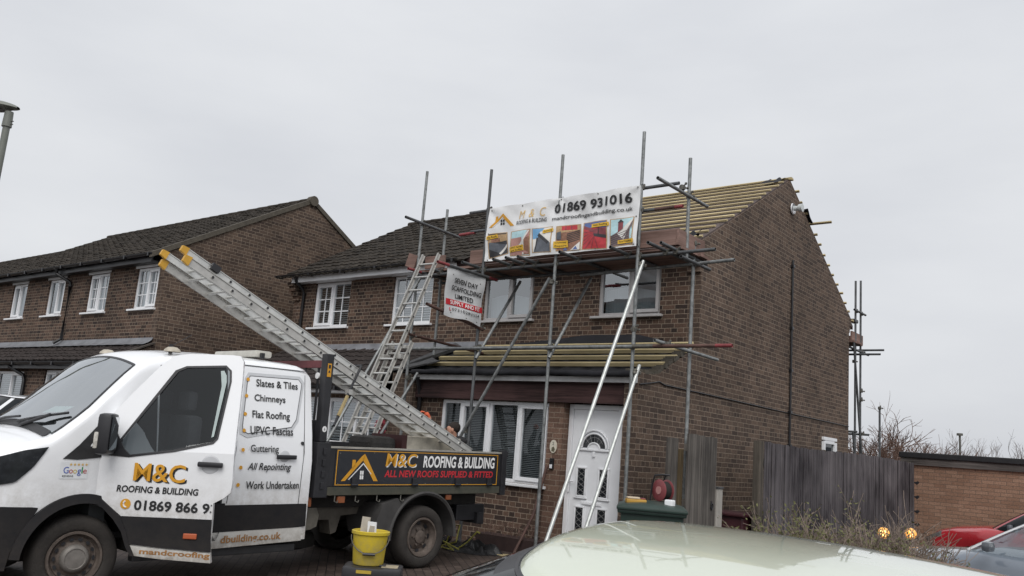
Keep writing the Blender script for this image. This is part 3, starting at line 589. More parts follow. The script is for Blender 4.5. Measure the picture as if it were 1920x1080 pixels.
# ------------------------------------------------------------------ left house (terrace) and the house beyond it
LF, LXG, LRY = 9.40, -17.35, 13.0
def zl(y): return 4.90+.575*((y-9.1) if y < LRY else (2*LRY-9.1-y))
def terrace(lab, x0, x1, fy, ry, wins, dz=0., gable=True):
    t = thing('brick_house', lab, 'house', (0, 0, 0), group='brick houses')
    b = MB(); f = lambda u, z, d: (u, fy+d, z)
    wall_open(b, f, x0+.2, x1-.2, 0, 4.95+dz, [(a, c, 3.82, 4.74) for a, c, *_ in wins], BRK); b.build('front_wall', t, fix=False)
    z_ = lambda y: zl(y-(fy-LF))+dz
    gp = [(fy, 0), (2*ry-fy, 0), (2*ry-fy, z_(fy)-.03), (ry, z_(ry)-.03), (fy, z_(fy)-.03)]
    b = MB(); b.prism([(x1, y, z) for y, z in gp], (-.2, 0, 0), BRKG); b.build('gable_wall', t)
    b = MB(); b.prism([(x0+.2, y, z) for y, z in gp], (-.2, 0, 0), BRK); b.build('side_wall', t)
    b = MB(); b.poly([(x0, 2*ry-fy-.003, 0), (x1, 2*ry-fy-.003, 0), (x1, 2*ry-fy-.003, 4.9+dz), (x0, 2*ry-fy-.003, 4.9+dz)], BRK); b.build('rear_wall', t, fix=False)
    b = MB(); s = Vector((0, 1, .575)).normalized(); ln = (ry-(fy-.32))*math.sqrt(1+.575**2)
    tiles(b, (x0, fy-.32, z_(fy-.32)+.06), (1, 0, 0), s, x1-x0+.03, ln, TILE); tiles(b, (x0, 2*ry-fy+.32, z_(fy-.32)+.06), (1, 0, 0), Vector((0, -1, .575)), x1-x0+.03, ln, TILE, seg=3)
    n = int((x1-x0)/.45); 
    for i in range(n):
        xa = x0+i*(x1-x0+.05)/n; xb = xa+(x1-x0)/n+.015
        b.add([(x, ry+.12*math.cos(a), z_(ry)+.03+.085*math.sin(a)+d) for x, d in ((xa, .012), (xb, 0)) for a in [R(q) for q in range(-40, 230, 30)]], [(j, j+1, 10+j, 9+j) for j in range(8)], TILE)
    b.build('tiled_roof', t, fix=False)
    b = MB(); xv = x1+.04
    for sg in (1, -1):
        P = [(fy-.36, z_(fy-.36)-.02), (ry, z_(ry)-.02), (ry, z_(ry)+.10), (fy-.36, z_(fy-.36)+.10)]
        P = [(y if sg > 0 else 2*ry-y+.001, z) for y, z in P]
        b.prism([(xv, y, z) for y, z in P], (-.12, 0, 0), VERGE)
    b.lathe([(0, 0), (.13, 0), (.13, .16), (0, .16)], (xv-.12, ry, z_(ry)+.03), 'X', VERGE, 14); b.build('verge', t)
    b = MB(); b.box((x0, fy-.20, 4.80+dz), (x1-.2, fy-.002, 4.83+dz), BLKM); b.box((x0, fy-.24, 4.79+dz), (x1-.2, fy-.202, 4.95+dz), BLKM); b.build('soffit', t)
    gutter(t, x0, x1+.02, fy-.33, 4.95+dz)
    for a, c, bars, lights, back in wins:
        window(t, a, c, 3.82+dz, 4.74+dz, fy, lights, bars=bars, back=back)
        b = MB(); b.box((a-.06, fy-.02, 4.742+dz), (c+.05, fy+.05, 4.795+dz), UPVC); b.build('window_head', t)
    return t
two = [(0, .5, 0, 1, True), (.5, 1, 0, 1, False)]; twob = [(0, .5, 0, 1, False), (.5, 1, 0, 1, True)]
lh = terrace('dark brown brick terraced house beyond the white truck, mossy tiled roof and plain brick gable', -27.8, LXG, LF, LRY,
             [(-25.13, -24.23, None, two, 'curtain'), (-22.95, -22.03, None, twob, 'curtain'), (-20.76, -19.79, (2, 3), two, 'curtain'), (-18.53, -17.57, (2, 3), twob, 'curtain')])
terrace('farthest brick terraced house at the left edge, its roof set behind the mortar verge', -38.5, -27.95, LF+.35, LRY+.35, [(-37, -36, None, two, 'curtain'), (-34, -33, None, two, 'curtain'), (-31, -30, None, two, 'curtain')], dz=-.1)
# lean-to of the left house
LP = 8.65
GA = (-23.2, -21.62, 1.0, 2.33); GB = (-20.52, -19.30, 1.25, 2.37)
b = MB(); wall_open(b, lambda u, z, d: (u, LP+d, z), -27.8, LXG-.2, 0, 2.52, [GA, GB, (-26.4, -25, 1, 2.33)], BRK); b.build('lean_to_wall', lh, fix=False)
b = MB(); b.prism([(LXG, LP, 0), (LXG, LF, 0), (LXG, LF, 3.0), (LXG, LP-.15, 2.55), (LXG, LP, 2.5)], (-.2, 0, 0), BRKG); b.build('lean_to_side', lh)
sl = Vector((0, LF-8.42, 3.03-2.56)); b = MB(); tiles(b, (-27.8, 8.42, 2.56), (1, 0, 0), sl, 27.8-17.42, sl.length, TILE2, ch=.24); b.build('lean_to_roof', lh, fix=False)
b = MB(); b.prism([(LXG+.06, 8.4, 2.56), (LXG+.06, LF, 3.03), (LXG+.06, LF, 3.065), (LXG+.06, 8.4, 2.59)], (-.12, 0, 0), mat('dark_verge', (.06, .05, .042), .9, var=.4)); b.build('lean_to_verge', lh)
b = MB(); b.grid(lambda u, v: (-27.8+u*(27.8-17.4), LF-.012-.20*(1-v)**2+.015*math.sin(u*160)*(1-v), 3.0+.17*v), 160, 3, LEAD); b.build('lead_flashing', lh, smooth=50, fix=False)
gutter(lh, -27.8, LXG, 8.38, 2.52)
b = MB(); b.box((-27.8, 8.44, 2.38), (LXG-.2, 8.48, 2.55), BLKM); b.box((-27.8, 8.48, 2.40), (LXG-.2, LP-.002, 2.42), BLKM); b.build('fascia', lh)
window(lh, *GA, LP, [(0, .52, 0, 1, False), (.52, 1, 0, .5, False), (.52, 1, .5, 1, True)], back='slats'); window(lh, *GB, LP, [(0, .45, .0, 1, True), (.45, 1, 0, 1, False)], back='curtain'); window(lh, -26.4, -25, 1, 2.33, LP, two, back='curtain')
pipe_obj('downpipe', lh, [(-21.9, 9.08, 4.9), (-21.9, 9.1, 4.78), (-21.62, 9.34, 4.60), (-21.62, 9.345, 4.5), (-21.62, 9.345, 3.2), (-21.68, 9.2, 3.08)], .040, BLKP)
pipe_obj('downpipe', lh, [(-21.93, 8.40, 2.50), (-21.93, 8.42, 2.42), (-21.48, 8.58, 2.24), (-21.42, 8.595, 2.12), (-21.40, 8.595, .02)], .040, BLKP)

# ------------------------------------------------------------------ front scaffold
sc = thing('scaffold', 'grey tube scaffold with boarded platform in front of the brick house with the white door', 'scaffold', group='tube scaffolds round the brick house')
TR = .0242
def tube(kind, a, b, m=STEEL, parent=None, r=TR, tip=None):
    mb = MB(); a, b = Vector(a), Vector(b)
    if tip:
        d = (b-a).normalized(); c = b-d*tip[1]; mb.tube(a, c, r, m, 12, hollow=True); mb.tube(c+d*.0005, b, r*1.001, tip[0], 12, hollow=True)
    else: mb.tube(a, b, r, m, 12, hollow=True)
    return mb.build(kind, parent or sc, smooth=40)
def coupler(p, d1, d2=(0, 0, 1), parent=None):
    """pair of clamp bands with bolts, round the two tubes meeting at p"""
    mb = MB(); p = Vector(p)
    for d, off in ((Vector(d1), -.0), (Vector(d2), .0)):
        d = d.normalized(); mb.tube(p-d*.03, p+d*.03, .037, COUP, 10)
        q = d.orthogonal().normalized(); mb.tube(p+q*.02, p+q*.088, .010, COUP, 6); mb.tube(p+q*.06, p+q*.08, .018, COUP, 6)
    return mb.build('coupler', parent or sc, smooth=40)
OY = 9.92
X1, X2, X3, X4, X5 = -10.19, -8.735, -7.34, -5.955, -5.38
tops = {X1: 5.98, X2: 5.80, X3: 5.83, X4: 5.95}
for x, t in tops.items(): tube('standard', (x, OY, gz(OY)), (x, OY, t), STEEL if x != X2 else STEELD)
tube('standard', (X1, 10.5, 2.90), (X1, 10.5, 5.46)); tube('standard', (X5, 10.22, 4.12), (X5, 10.22, 5.57)); tube('standard', (X5-.02, 10.47, -.2), (X5-.02, 10.47, 4.46), STEEL)
LZ = 4.16
tube('ledger', (-10.45, OY+.05, LZ), (X3+.1, OY+.05, LZ), STEELD); tube('ledger', (X3-.3, OY+.052, LZ-.002), (-4.84, OY+.052, LZ+.015), STEELD)
tube('ledger', (-10.3, 10.56, LZ-.002), (-6.9, 10.56, LZ-.002), STEELD); tube('ledger', (-7.3, 10.53, LZ-.055), (-4.78, 10.42, LZ-.03), STEEL)
tube('ledger', (-10.25, OY-.05, 2.92), (-5.62, OY-.05, 2.91), STEEL); tube('ledger', (-5.62, OY-.05, 2.91), (-4.52, OY-.05, 2.905), RUST, tip=(REDP, .22))
mb = MB(); mb.tube((-5.95+.02, OY-.05, 2.91), (-5.62, OY-.05, 2.91), .0285, COUP, 10); mb.build('sleeve', sc, smooth=40)
tube('guard_rail', (-9.16, OY+.05, 5.14), (-5.40, OY+.05, 5.14), STEELD); tube('guard_rail', (-9.1, OY+.05, 4.82), (-5.75, OY+.05, 4.81), STEELD, tip=None); tube('guard_rail', (-5.75, OY+.05, 4.81), (-5.33, OY+.05, 4.81), RUST, tip=(REDP, .12))
tube('guard_rail', (-9.35, OY+.052, 4.79), (-9.02, OY+.052, 4.80), REDP)
tube('guard_rail', (-5.35, 9.30, 5.005), (-5.35, 10.72, 5.01), STEEL); tube('guard_rail', (X1+.05, 9.48, 5.055), (X1+.05, 10.82, 5.03), STEELD)
for x, yf, mm in ((-9.72, 9.6, REDP), (-8.85, 9.55, STEELD), (-8.23, 9.55, STEELD), (-7.97, 9.53, STEELD), (-7.75, 9.54, STEELD), (-6.98, 9.51, STEELD), (-6.15, 9.52, STEELD), (-5.55, 9.48, STEELD), (-5.40, 9.55, STEELD)):
    yb = 11.35 if x in (-6.98,) else 10.85
    tube('transom', (x, yf if x != -9.72 else 9.80, LZ+.05), (x, yb, LZ+.05), STEELD if mm is REDP else mm); coupler((x, OY+.05, LZ+.025), (1, 0, 0), (0, 1, 0))
tube('transom', (-10.1, 10.95, LZ+.05), (-10.1, 9.62, LZ+.05), STEELD, tip=(REDP, .3))
tube('transom', (-5.29, 9.9, LZ-.06), (-5.29, 10.75, LZ-.06), STEELD)
tube('raker', (-5.90, 9.98, 4.10), (-5.93, 7.99, 0), STEELB); tube('raker', (-5.90, 10.02, 2.68), (-5.93, 8.72, 0), STEELB)
tube('brace', (X3-.04, OY-.06, 3.93), (-8.84, OY-.07, 1.57), STEEL)
tube('brace', (-8.66, 10.78, 4.14), (-8.66, 9.84, 2.75), STEEL); tube('brace', (-7.29, 10.8, 4.12), (-7.29, 9.86, 2.76), STEEL)
tube('raker', (X1+.05, 9.95, 4.12), (X1+.05, 7.62, gz(7.6)), STEEL); tube('raker', (X1+.06, 10.1, 2.55), (X1+.06, 8.45, 0), STEEL)
tube('transom', (X1+.05, 9.84, 3.155), (X1+.05, 11.95, 3.08), RUST); tube('transom', (-5.52, 9.72, 2.965), (-5.2, 10.9, 2.86), STEEL)
tube('sign_tube', (-8.67, 8.83, 4.045), (-8.67, 9.07, 4.045), REDP); tube('sign_tube', (-8.67, 9.07, 4.045), (-8.67, 9.99, 4.045), STEELD); tube('sign_tube', (-8.67, 9.99, 4.045), (-8.67, 10.2, 4.045), REDP)
tube('transom', (-8.70, 8.72, 3.40), (-8.70, 10.0, 3.22), RUST)
for p, d in (((X1, OY, 5.05), (0, 1, 0)), ((X1, 10.5, 5.04), (0, 1, 0)), ((X2, OY+.02, 5.14), (1, 0, 0)), ((X4, OY+.02, 5.14), (1, 0, 0)), ((X4, OY+.02, 4.81), (1, 0, 0)), ((X2, OY+.02, LZ), (1, 0, 0)), ((X3, OY+.02, LZ), (1, 0, 0)), ((X4, OY+.02, LZ), (1, 0, 0)), ((X4+.03, OY+.03, 4.04), (0, .4, 1)), ((X3-.02, OY-.03, 3.88), (.5, 0, 1)), ((X2, OY-.02, 2.92), (1, 0, 0)), ((X3, OY-.02, 2.91), (1, 0, 0)), ((X4, OY-.02, 2.91), (1, 0, 0)), ((X1, OY-.02, 2.92), (1, 0, 0)), ((-8.68, OY-.03, 2.92), (1, 0, 0)), ((-7.31, OY-.03, 2.92), (1, 0, 0)), ((X4+.03, OY+.03, 2.58), (0, .4, 1)), ((-8.78, OY-.04, 1.66), (.5, 0, 1)), ((-5.35, OY+.05, 5.07), (0, 1, 0)), ((X5, 10.22, 5.03), (0, 1, 0)), ((X5-.02, 10.47, 4.42), (1, 0, 0)), ((X5-.02, 10.47, LZ-.03), (1, 0, 0)), ((-5.42, OY-.02, 2.935), (1, 0, 0)), ((X1+.02, OY, 3.14), (0, 1, 0)), ((X1+.03, OY, 2.45), (0, 1, 0)), ((X4, OY, 3.15), (0, 1, 0)), ((X2+.02, 9.95, 3.24), (0, 1, 0))): coupler(p, d)
random.seed(11)
for i in range(4):
    y = OY+.10+i*.235
    mb = MB(); mb.box((-10.3, y, LZ+.077), (-8.05, y+.225, LZ+.115), SCBD); mb.build('platform_board', sc)
    mb = MB(); mb.box((-8.04, y, LZ+.077), (-5.32+random.uniform(-.05, .02), y+.225, LZ+.115), SCBD); mb.build('platform_board', sc)
def plank(lo, hi, m=SCBD, rot=None):
    mb = MB()
    q = None
    if rot: c = (Vector(lo)+Vector(hi))/2; q = Matrix.Translation(c) @ rot @ Matrix.Translation(-c)
    mb.box(lo, hi, m, bev=.004, mtx=q); return mb.build('toe_board', sc)
plank((-9.09, OY+.06, LZ+.125), (-5.42, OY+.098, LZ+.35)); plank((-5.417, OY+.06, LZ+.125), (-5.379, 10.75, LZ+.35), SCBY)
plank((-10.44, OY-.03, LZ+.14), (-10.22, OY+.008, LZ+.37), SCBD, Matrix.Rotation(R(18), 4, 'Y')); plank((-10.1, OY+.07, LZ+.12), (-9.66, OY+.105, LZ+.33))
mb = MB()
for x, y in ((X4, OY), (X3, OY), (X2, OY), (X1, OY)): mb.box((x-.075, y-.075, gz(y)+.002), (x+.075, y+.075, gz(y)+.010), COUP); 
mb.build('base_plate', sc)

# ------------------------------------------------------------------ scaffold behind the house
s2 = thing('scaffold', 'second tube scaffold rising past the rear corner of the brick gable', 'scaffold', group='tube scaffolds round the brick house')
bx = -6.13
for a, b_, m_ in (((bx, 19.85, 0), (bx, 19.85, 5.83), STEELD), ((bx, 20.22, 0), (bx, 20.22, 5.91), STEELD), ((-5.93, 21.0, 0), (-5.93, 21.0, 3.06), STEELD), ((-8.5, 20.22, 0), (-8.5, 20.22, 5.8), STEELD)): tube('standard', a, b_, m_, s2)
tube('guard_rail', (bx+.05, 19.6, 5.12), (bx+.05, 20.42, 5.13), STEELD, s2)
for y, z in ((20.27, 4.29), (20.0, 4.16)): tube('ledger', (-9, y, z), (-5.63, y, z), STEELD, s2)
tube('ledger', (-9, 19.75, 2.41), (-6.05, 19.75, 2.41), STEELD, s2); tube('ledger', (-9, 20.27, 2.38), (-5.95, 20.27, 2.38), STEELD, s2)
tube('transom', (bx+.06, 19.4, 4.22), (bx+.06, 20.6, 4.22), STEELD, s2); tube('transom', (bx-.2, 19.4, 4.34), (bx-.2, 20.7, 4.34), STEELD, s2)
tube('raker', (bx+.1, 19.42, 4.35), (bx+.1, 20.45, .0), STEELD, s2); tube('raker', (bx+.08, 19.45, 2.4), (bx+.08, 20.1, 0), STEELD, s2)
for p in ((bx+.02, 19.85, 5.12), (bx+.02, 20.22, 5.12), (bx+.02, 20.25, 4.25), (bx+.02, 20.22, 3.15), (bx+.02, 20.22, 3.35), (bx+.05, 19.6, 3.95), (bx+.05, 20.25, 2.39), (-5.93, 21, 3.04)): coupler(p, (1, 0, 0), parent=s2)
mb = MB(); mb.box((bx-.1, 19.72, 4.96-.1), (bx+.03, 19.98, 4.96-.02), BLKP, bev=.02); mb.build('rubber_clamp', s2)
for lo, hi in (((-9, 19.5, 4.37), (bx+.08, 19.73, 4.41)), ((-9, 19.74, 4.37), (bx+.1, 19.97, 4.41)), ((-9, 19.98, 4.37), (bx+.06, 20.18, 4.41))): mb = MB(); mb.box(lo, hi, SCBD); mb.build('platform_board', s2)
mb = MB(); mb.box((bx-.04, 19.62, 4.42), (bx, 20.4, 4.64), SCBY, mtx=None); mb.build('toe_board', s2); mb = MB(); mb.box((-9, 20.3, 4.42), (bx-.05, 20.34, 4.64), SCBD); mb.build('toe_board', s2)

# ------------------------------------------------------------------ banner
BX0, BX1, BZ0, BZ1 = -8.685, -5.935, 4.28, 5.14
VIN = mat('banner_vinyl', (.73, .735, .74), .42, var=.10, scale=2.5)
def bpos(a, b, off=0):
    x = BX0+a*(BX1-BX0); sag = .012*math.sin(a*math.pi*2)**2*(b-.5)
    ed = .020 if b > .5 else -.012
    z = BZ0+b*(BZ1-BZ0)+sag-ed*math.sin(a*math.pi*2)**2*abs(b-.5)*2+.02*a*(b > .5)*(b-.5)
    y = 9.862+.018*math.sin(a*11+b*2.2)+.012*math.sin(a*25-b*5)+.007*math.sin(a*47+b*9)*math.sin(b*7)+.012*math.cos(b*6+a*3)
    for (ca, cb) in ((0, 1), (1, 1), (0, 0), (1, 0), (.505, 1)):   # creases pulling to the tied eyelets
        d = math.hypot((a-ca)*3.2, b-cb); y += .012*math.exp(-d*2.8)*math.sin(math.atan2(b-cb, (a-ca)*3.2+1e-6)*5)*min(1, d*6)
    return (x, y-off, z)
mb = MB(); mb.grid(lambda u, v: bpos(u, v), 180, 56, VIN); bo = mb.build('banner', None, smooth=80, fix=False)
tag(bo, 'wide white roofing banner with phone number and six pictures tied to the scaffold top', 'banner')
bfn = lambda a, b: bpos(a, b, .012)
def dense(poly, step=.03):
    P = []
    for i, p in enumerate(poly):
        q = poly[(i+1) % len(poly)]; n = max(1, int(math.dist(p, q)/step)); P += [(p[0]+(q[0]-p[0])*k/n, p[1]+(q[1]-p[1])*k/n) for k in range(n)]
    return P
def bquad(mb, q, m, off, nu=14, nv=10):
    """bilinear patch following the vinyl"""
    def fn(u, v):
        a = (q[0][0]*(1-u)+q[1][0]*u)*(1-v)+(q[3][0]*(1-u)+q[2][0]*u)*v; b = (q[0][1]*(1-u)+q[1][1]*u)*(1-v)+(q[3][1]*(1-u)+q[2][1]*u)*v
        return bpos(a, b, off)
    mb.grid(fn, nu, nv, m)
def vm(name, col, var=.12, scale=14): return mat(name, col, .4, var=var, scale=scale)
mb = MB(); put_text(mb, '01869 931016', (.466, .957, .733, .90), bfn, INK, bold=.028); mb.build('phone_lettering', bo, fix=False)
mb = MB(); put_text(mb, 'mandcroofingandbuilding.co.uk', (.461, .962, .585, .672), bfn, INK, bold=.014); mb.build('web_lettering', bo, fix=False)
mb = MB(); put_text(mb, 'M & C', (.236, .417, .712, .868), bfn, GOLDL, shear=.18, bold=-.008, spacing=1.25); mb.build('name_lettering', bo, fix=False)
mb = MB(); put_text(mb, 'ROOFING & BUILDING', (.222, .425, .606, .680), bfn, INK, bold=.012); mb.build('trade_lettering', bo, fix=False)
mb = MB()
for q in ([(.018, .615), (.045, .615), (.12, .815), (.119, .857)], [(.205, .600), (.178, .602), (.12, .775), (.119, .857)]): bquad(mb, q, GOLD, .005)
bquad(mb, [(.060, .70), (.080, .75), (.080, .82), (.060, .82)], GOLD, .0052, 3, 3)
for i in (0, 1):
    for j in (0, 1): x, y = .101+i*.018, .645+j*.055; bquad(mb, [(x, y), (x+.013, y), (x+.013, y+.042), (x, y+.042)], INK, .005, 2, 2)
bquad(mb, [(.045, .615), (.052, .615), (.12, .785), (.12, .80)], WINK, .0055, 6, 2); mb.build('house_logo', bo, fix=False)
BL = vm('print_blue_sky', (.16, .36, .60)); PALE = vm('print_pale_sky', (.45, .66, .70)); GRY = vm('print_grey', (.10, .11, .13), .3); BRN = vm('print_brick', (.28, .14, .09), .35, 30); TAN = vm('print_tan', (.45, .30, .16), .25, 30); PNK = vm('print_pink_brick', (.42, .22, .19), .2); REDT = vm('print_red_roof', (.48, .04, .05), .2); REDD = vm('print_dark_red', (.22, .05, .06), .3); WHT = vm('print_white', (.72, .70, .66), .1); DKB = vm('print_dark', (.035, .035, .04), .3); TILEP = vm('print_tile', (.17, .12, .12), .4, 60); YEL = vm('print_yellow_label', (.70, .42, .03), .06); BLUE2 = vm('print_deep_blue', (.09, .14, .33))
pics = [((.036, .055), (.166, .115), (.150, .487), (.022, .490)), ((.192, .056), (.322, .033), (.324, .484), (.191, .480)), ((.350, .071), (.472, .048), (.466, .490), (.343, .482)), ((.512, .059), (.656, .037), (.641, .482), (.503, .478)), ((.672, .039), (.815, .024), (.811, .486), (.668, .493)), ((.843, .038), (.974, .036), (.969, .491), (.840, .482))]
inner = [
 [([(0, 0), (1, 0), (1, 1), (0, 1)], DKB), ([(0, .62), (1, .62), (1, .95), (0, .95)], TAN), ([(.15, .62), (.6, .62), (.6, .78), (.15, .78)], BRN), ([(0, .35), (.55, .1), (1, .42), (.05, .64)], GRY), ([(.5, .1), (.6, .02), (1, .3), (1, .44)], WHT)],
 [([(0, 0), (1, 0), (1, 1), (0, 1)], PALE), ([(0, 0), (.6, 0), (.6, .72), (0, .72)], PNK), ([(.45, .3), (1, .2), (1, 1), (.9, 1)], PNK), ([(.60, .02), (1, .02), (1, .75), (.62, .6)], BRN), ([(.38, .3), (.92, .98), (1, .98), (.46, .25)], WHT), ([(.62, .05), (.70, .05), (.72, .6), (.62, .6)], WHT), ([(.1, .25), (.9, .05), (.95, .12), (.15, .34)], PNK)],
 [([(0, 0), (1, 0), (1, 1), (0, 1)], WHT), ([(0, .55), (.3, .6), (.6, 1), (0, 1)], BL), ([(.05, .0), (1, .0), (1, .35), (.3, .72), (.05, .6)], GRY), ([(.25, .7), (.85, .3), (.95, .4), (.35, .82)], DKB), ([(.35, .8), (.95, .4), (1, .45), (.45, .88)], WHT), ([(.12, .1), (.18, .1), (.28, .6), (.2, .62)], DKB)],
 [([(0, 0), (1, 0), (1, 1), (0, 1)], BRN), ([(0, .7), (1, .8), (1, 1), (0, 1)], TAN), ([(.22, .82), (.88, .82), (.88, 1), (.22, 1)], REDT), ([(.38, .82), (.42, .82), (.42, 1), (.38, 1)], REDD), ([(.62, .82), (.66, .82), (.66, 1), (.62, 1)], REDD)]+[([(.45, .28+k*.07), (1, .42+k*.07), (1, .45+k*.07), (.45, .31+k*.07)], DKB) for k in range(6)]+[([(0, .45), (.2, .45), (.2, .78), (0, .74)], GRY), ([(.55, 0), (1, 0), (1, .32), (.6, .02)], WHT), ([(.68, .02), (.9, .02), (.82, .16)], BLUE2), ([(.25, 0), (.45, 0), (.36, .12)], BLUE2)],
 [([(0, 0), (1, 0), (1, 1), (0, 1)], REDT), ([(0, .82), (1, .74), (1, 1), (0, 1)], BLUE2), ([(.45, .52), (1, .42), (1, .76), (.48, .72)], REDD), ([(0, .8), (.45, .6), (.5, .7), (0, .9)], REDD), ([(.5, .45), (1, .36), (1, .48), (.48, .56)], DKB)]+[([(.02+.0*k, .15+k*.16), (.5, .5+k*.04), (.5, .51+k*.04), (.02, .18+k*.16)], REDD) for k in range(4)]+[([(.1+k*.28, 0), (.13+k*.28, 0), (.53, .45), (.52, .46)], REDD) for k in range(3)]+[([(.66, .5), (.70, .5), (.69, .8), (.67, .8)], DKB)],
 [([(0, 0), (1, 0), (1, 1), (0, 1)], PALE), ([(0, 0), (.9, 0), (.9, .75), (0, .38)], TILEP), ([(.3, .45), (1, .97), (1, .8), (.62, .2)], WHT)]+[([(.0, .05+k*.075), (.85, .2+k*.085), (.85, .215+k*.085), (0, .07+k*.075)], DKB) for k in range(5)]+[([(.55+k*.08, .3+k*.07), (.85+k*.03, .62+k*.06), (.87+k*.03, .60+k*.06), (.58+k*.08, .27+k*.06)], TILEP) for k in range(6)]+[([(.34, .5), (.56, .62), (.56, .88), (.34, .88)], REDD), ([(.31, .86), (.60, .86), (.45, .98)], DKB)]]
def bil(q, u, v): return tuple((q[0][i]*(1-u)+q[1][i]*u)*(1-v)+(q[3][i]*(1-u)+q[2][i]*u)*v for i in (0, 1))
for q, ins in zip(pics, inner):
    mb = MB()
    g = .006; frame = [(q[0][0]-g, q[0][1]-g*2), (q[1][0]+g, q[1][1]-g*2), (q[2][0]+g, q[2][1]+g*2), (q[3][0]-g, q[3][1]+g*2)]
    bquad(mb, frame, TAN, .0042)
    for k, (p, m_) in enumerate(ins):
        if len(p) == 3: p = p+[p[-1]]
        P = [bil(q, *t) for t in p]
        bquad(mb, P, m_, .005+.0006*k, 12, 8)
    mb.build('printed_picture', bo, fix=False)
def blabel(q, lines):
    mb = MB(); bquad(mb, q, YEL, .0145, 8, 3); n = len(lines)
    for k, t in enumerate(lines):
        def fn(a, b): u, v = bil(q, a, b); return bpos(u, v, .0165)
        h = 1/n; put_text(mb, t, (.1, .9, 1-(k+1)*h+.2*h, 1-k*h-.2*h), fn, INK, bold=.01)
    mb.build('caption_label', bo, fix=False)
blabel([(.012, .385), (.093, .41), (.090, .475), (.010, .455)], ['Flat Roofs']); blabel([(.186, .105), (.285, .125), (.282, .225), (.184, .200)], ['UPVC Fascias', 'and Soffits']); blabel([(.412, .385), (.482, .405), (.480, .465), (.410, .445)], ['Guttering']); blabel([(.494, .10), (.580, .10), (.578, .218), (.493, .215)], ['Chimney', 'Repairs']); blabel([(.722, .392), (.832, .392), (.830, .458), (.721, .455)], ['New Roofing']); blabel([(.892, .055), (.985, .060), (.984, .125), (.891, .118)], ['Roof Repairs'])
for a, b in ((.02, .95), (.25, .965), (.505, .97), (.75, .975), (.985, .975), (.02, .5), (.985, .5), (.02, .02), (.25, .03), (.75, .03), (.985, .03)): mb = MB(); p = Vector(bpos(a, b, .004)); mb.tube(p, p+Vector((0, -.004, 0)), .010, COUP, 10); mb.build('eyelet', bo)
for a, z in ((.0, 1), (1, 1), (.505, 1), (0, .0), (1, 0)): mb = MB(); p = Vector(bpos(a, z, 0)); mb.path([p, p+Vector((.0, .03, .03)), p+Vector((.01, .06, -.01))], .004, BLKP, 5); mb.build('cable_tie', bo)

# ------------------------------------------------------------------ scaffolder's hanging sign (faces +X)
def spos(y, z, off=0):
    v = (4.118-z)/.8; u = (y-9.29)/.87
    return (-8.93+.06*v*v+.015*math.sin(u*7+v*4)+.012*math.sin(v*9)+off, y-.03*v*math.sin(u*1.2), z+.01*math.sin(u*6)*v)
mb = MB()
def sgn_(u, v):
    yl = 9.295-.035*(1-v); yr = 10.172-.048*(1-v); y = yl+u*(yr-yl); z0 = 3.35-.035*u-.02*math.sin(u*7); return spos(y, z0+v*(4.12-z0))
mb.grid(sgn_, 30, 30, mat('sign_cloth', (.56, .57, .58), .55, var=.12, scale=4)); so = mb.build('hanging_sign', None, smooth=80, fix=False); so.location = (.235, -.235, -.055)
tag(so, 'small white scaffolding company sign with a red stripe hung below the platform', 'sign')
sfn = lambda o: (lambda a, b: spos(a, b, o+.008))
for tx, bx_, kw in (('SEVEN DAY', (9.462, 10.0, 3.865, 3.940), dict(bold=.020)), ('SCAFFOLDING', (9.424, 10.092, 3.750, 3.823), dict(bold=.020)), ('LIMITED', (9.53, 9.92, 3.635, 3.708), dict(bold=.020)), ('07310282554', (9.445, 10.06, 3.432, 3.478), dict(spacing=1.12, bold=.006))):
    mb = MB(); put_text(mb, tx, bx_, sfn(.007), INK, **kw); mb.build('lettering', so, fix=False)
mb = MB(); mb.grid(lambda u, v: spos(9.305-.01*(1-v)+u*.855, 3.515+v*.09, .006), 24, 3, RINK); so_ = mb.build('red_stripe', so, smooth=80, fix=False)
mb = MB(); put_text(mb, 'SUPPLY AND FIT', (9.402, 10.073, 3.528, 3.592), sfn(.009), WINK, bold=.012); mb.build('stripe_lettering', so, fix=False)
mb = MB(); mb.path([spos(9.405+.018*math.cos(R(a)), 3.452+.022*math.sin(R(a)), .008) for a in range(100, 330, 20)], .005, RINK, 5); mb.build('phone_symbol', so)
for y, z in ((9.42, 3.98), (9.76, 3.95), (10.05, 3.96), (9.42, 3.40), (9.75, 3.37), (10.02, 3.36)): mb = MB(); p = Vector(spos(y, z, .002)); mb.tube(p, p+Vector((.006, 0, 0)), .008, COUP, 8); mb.build('eyelet', so)

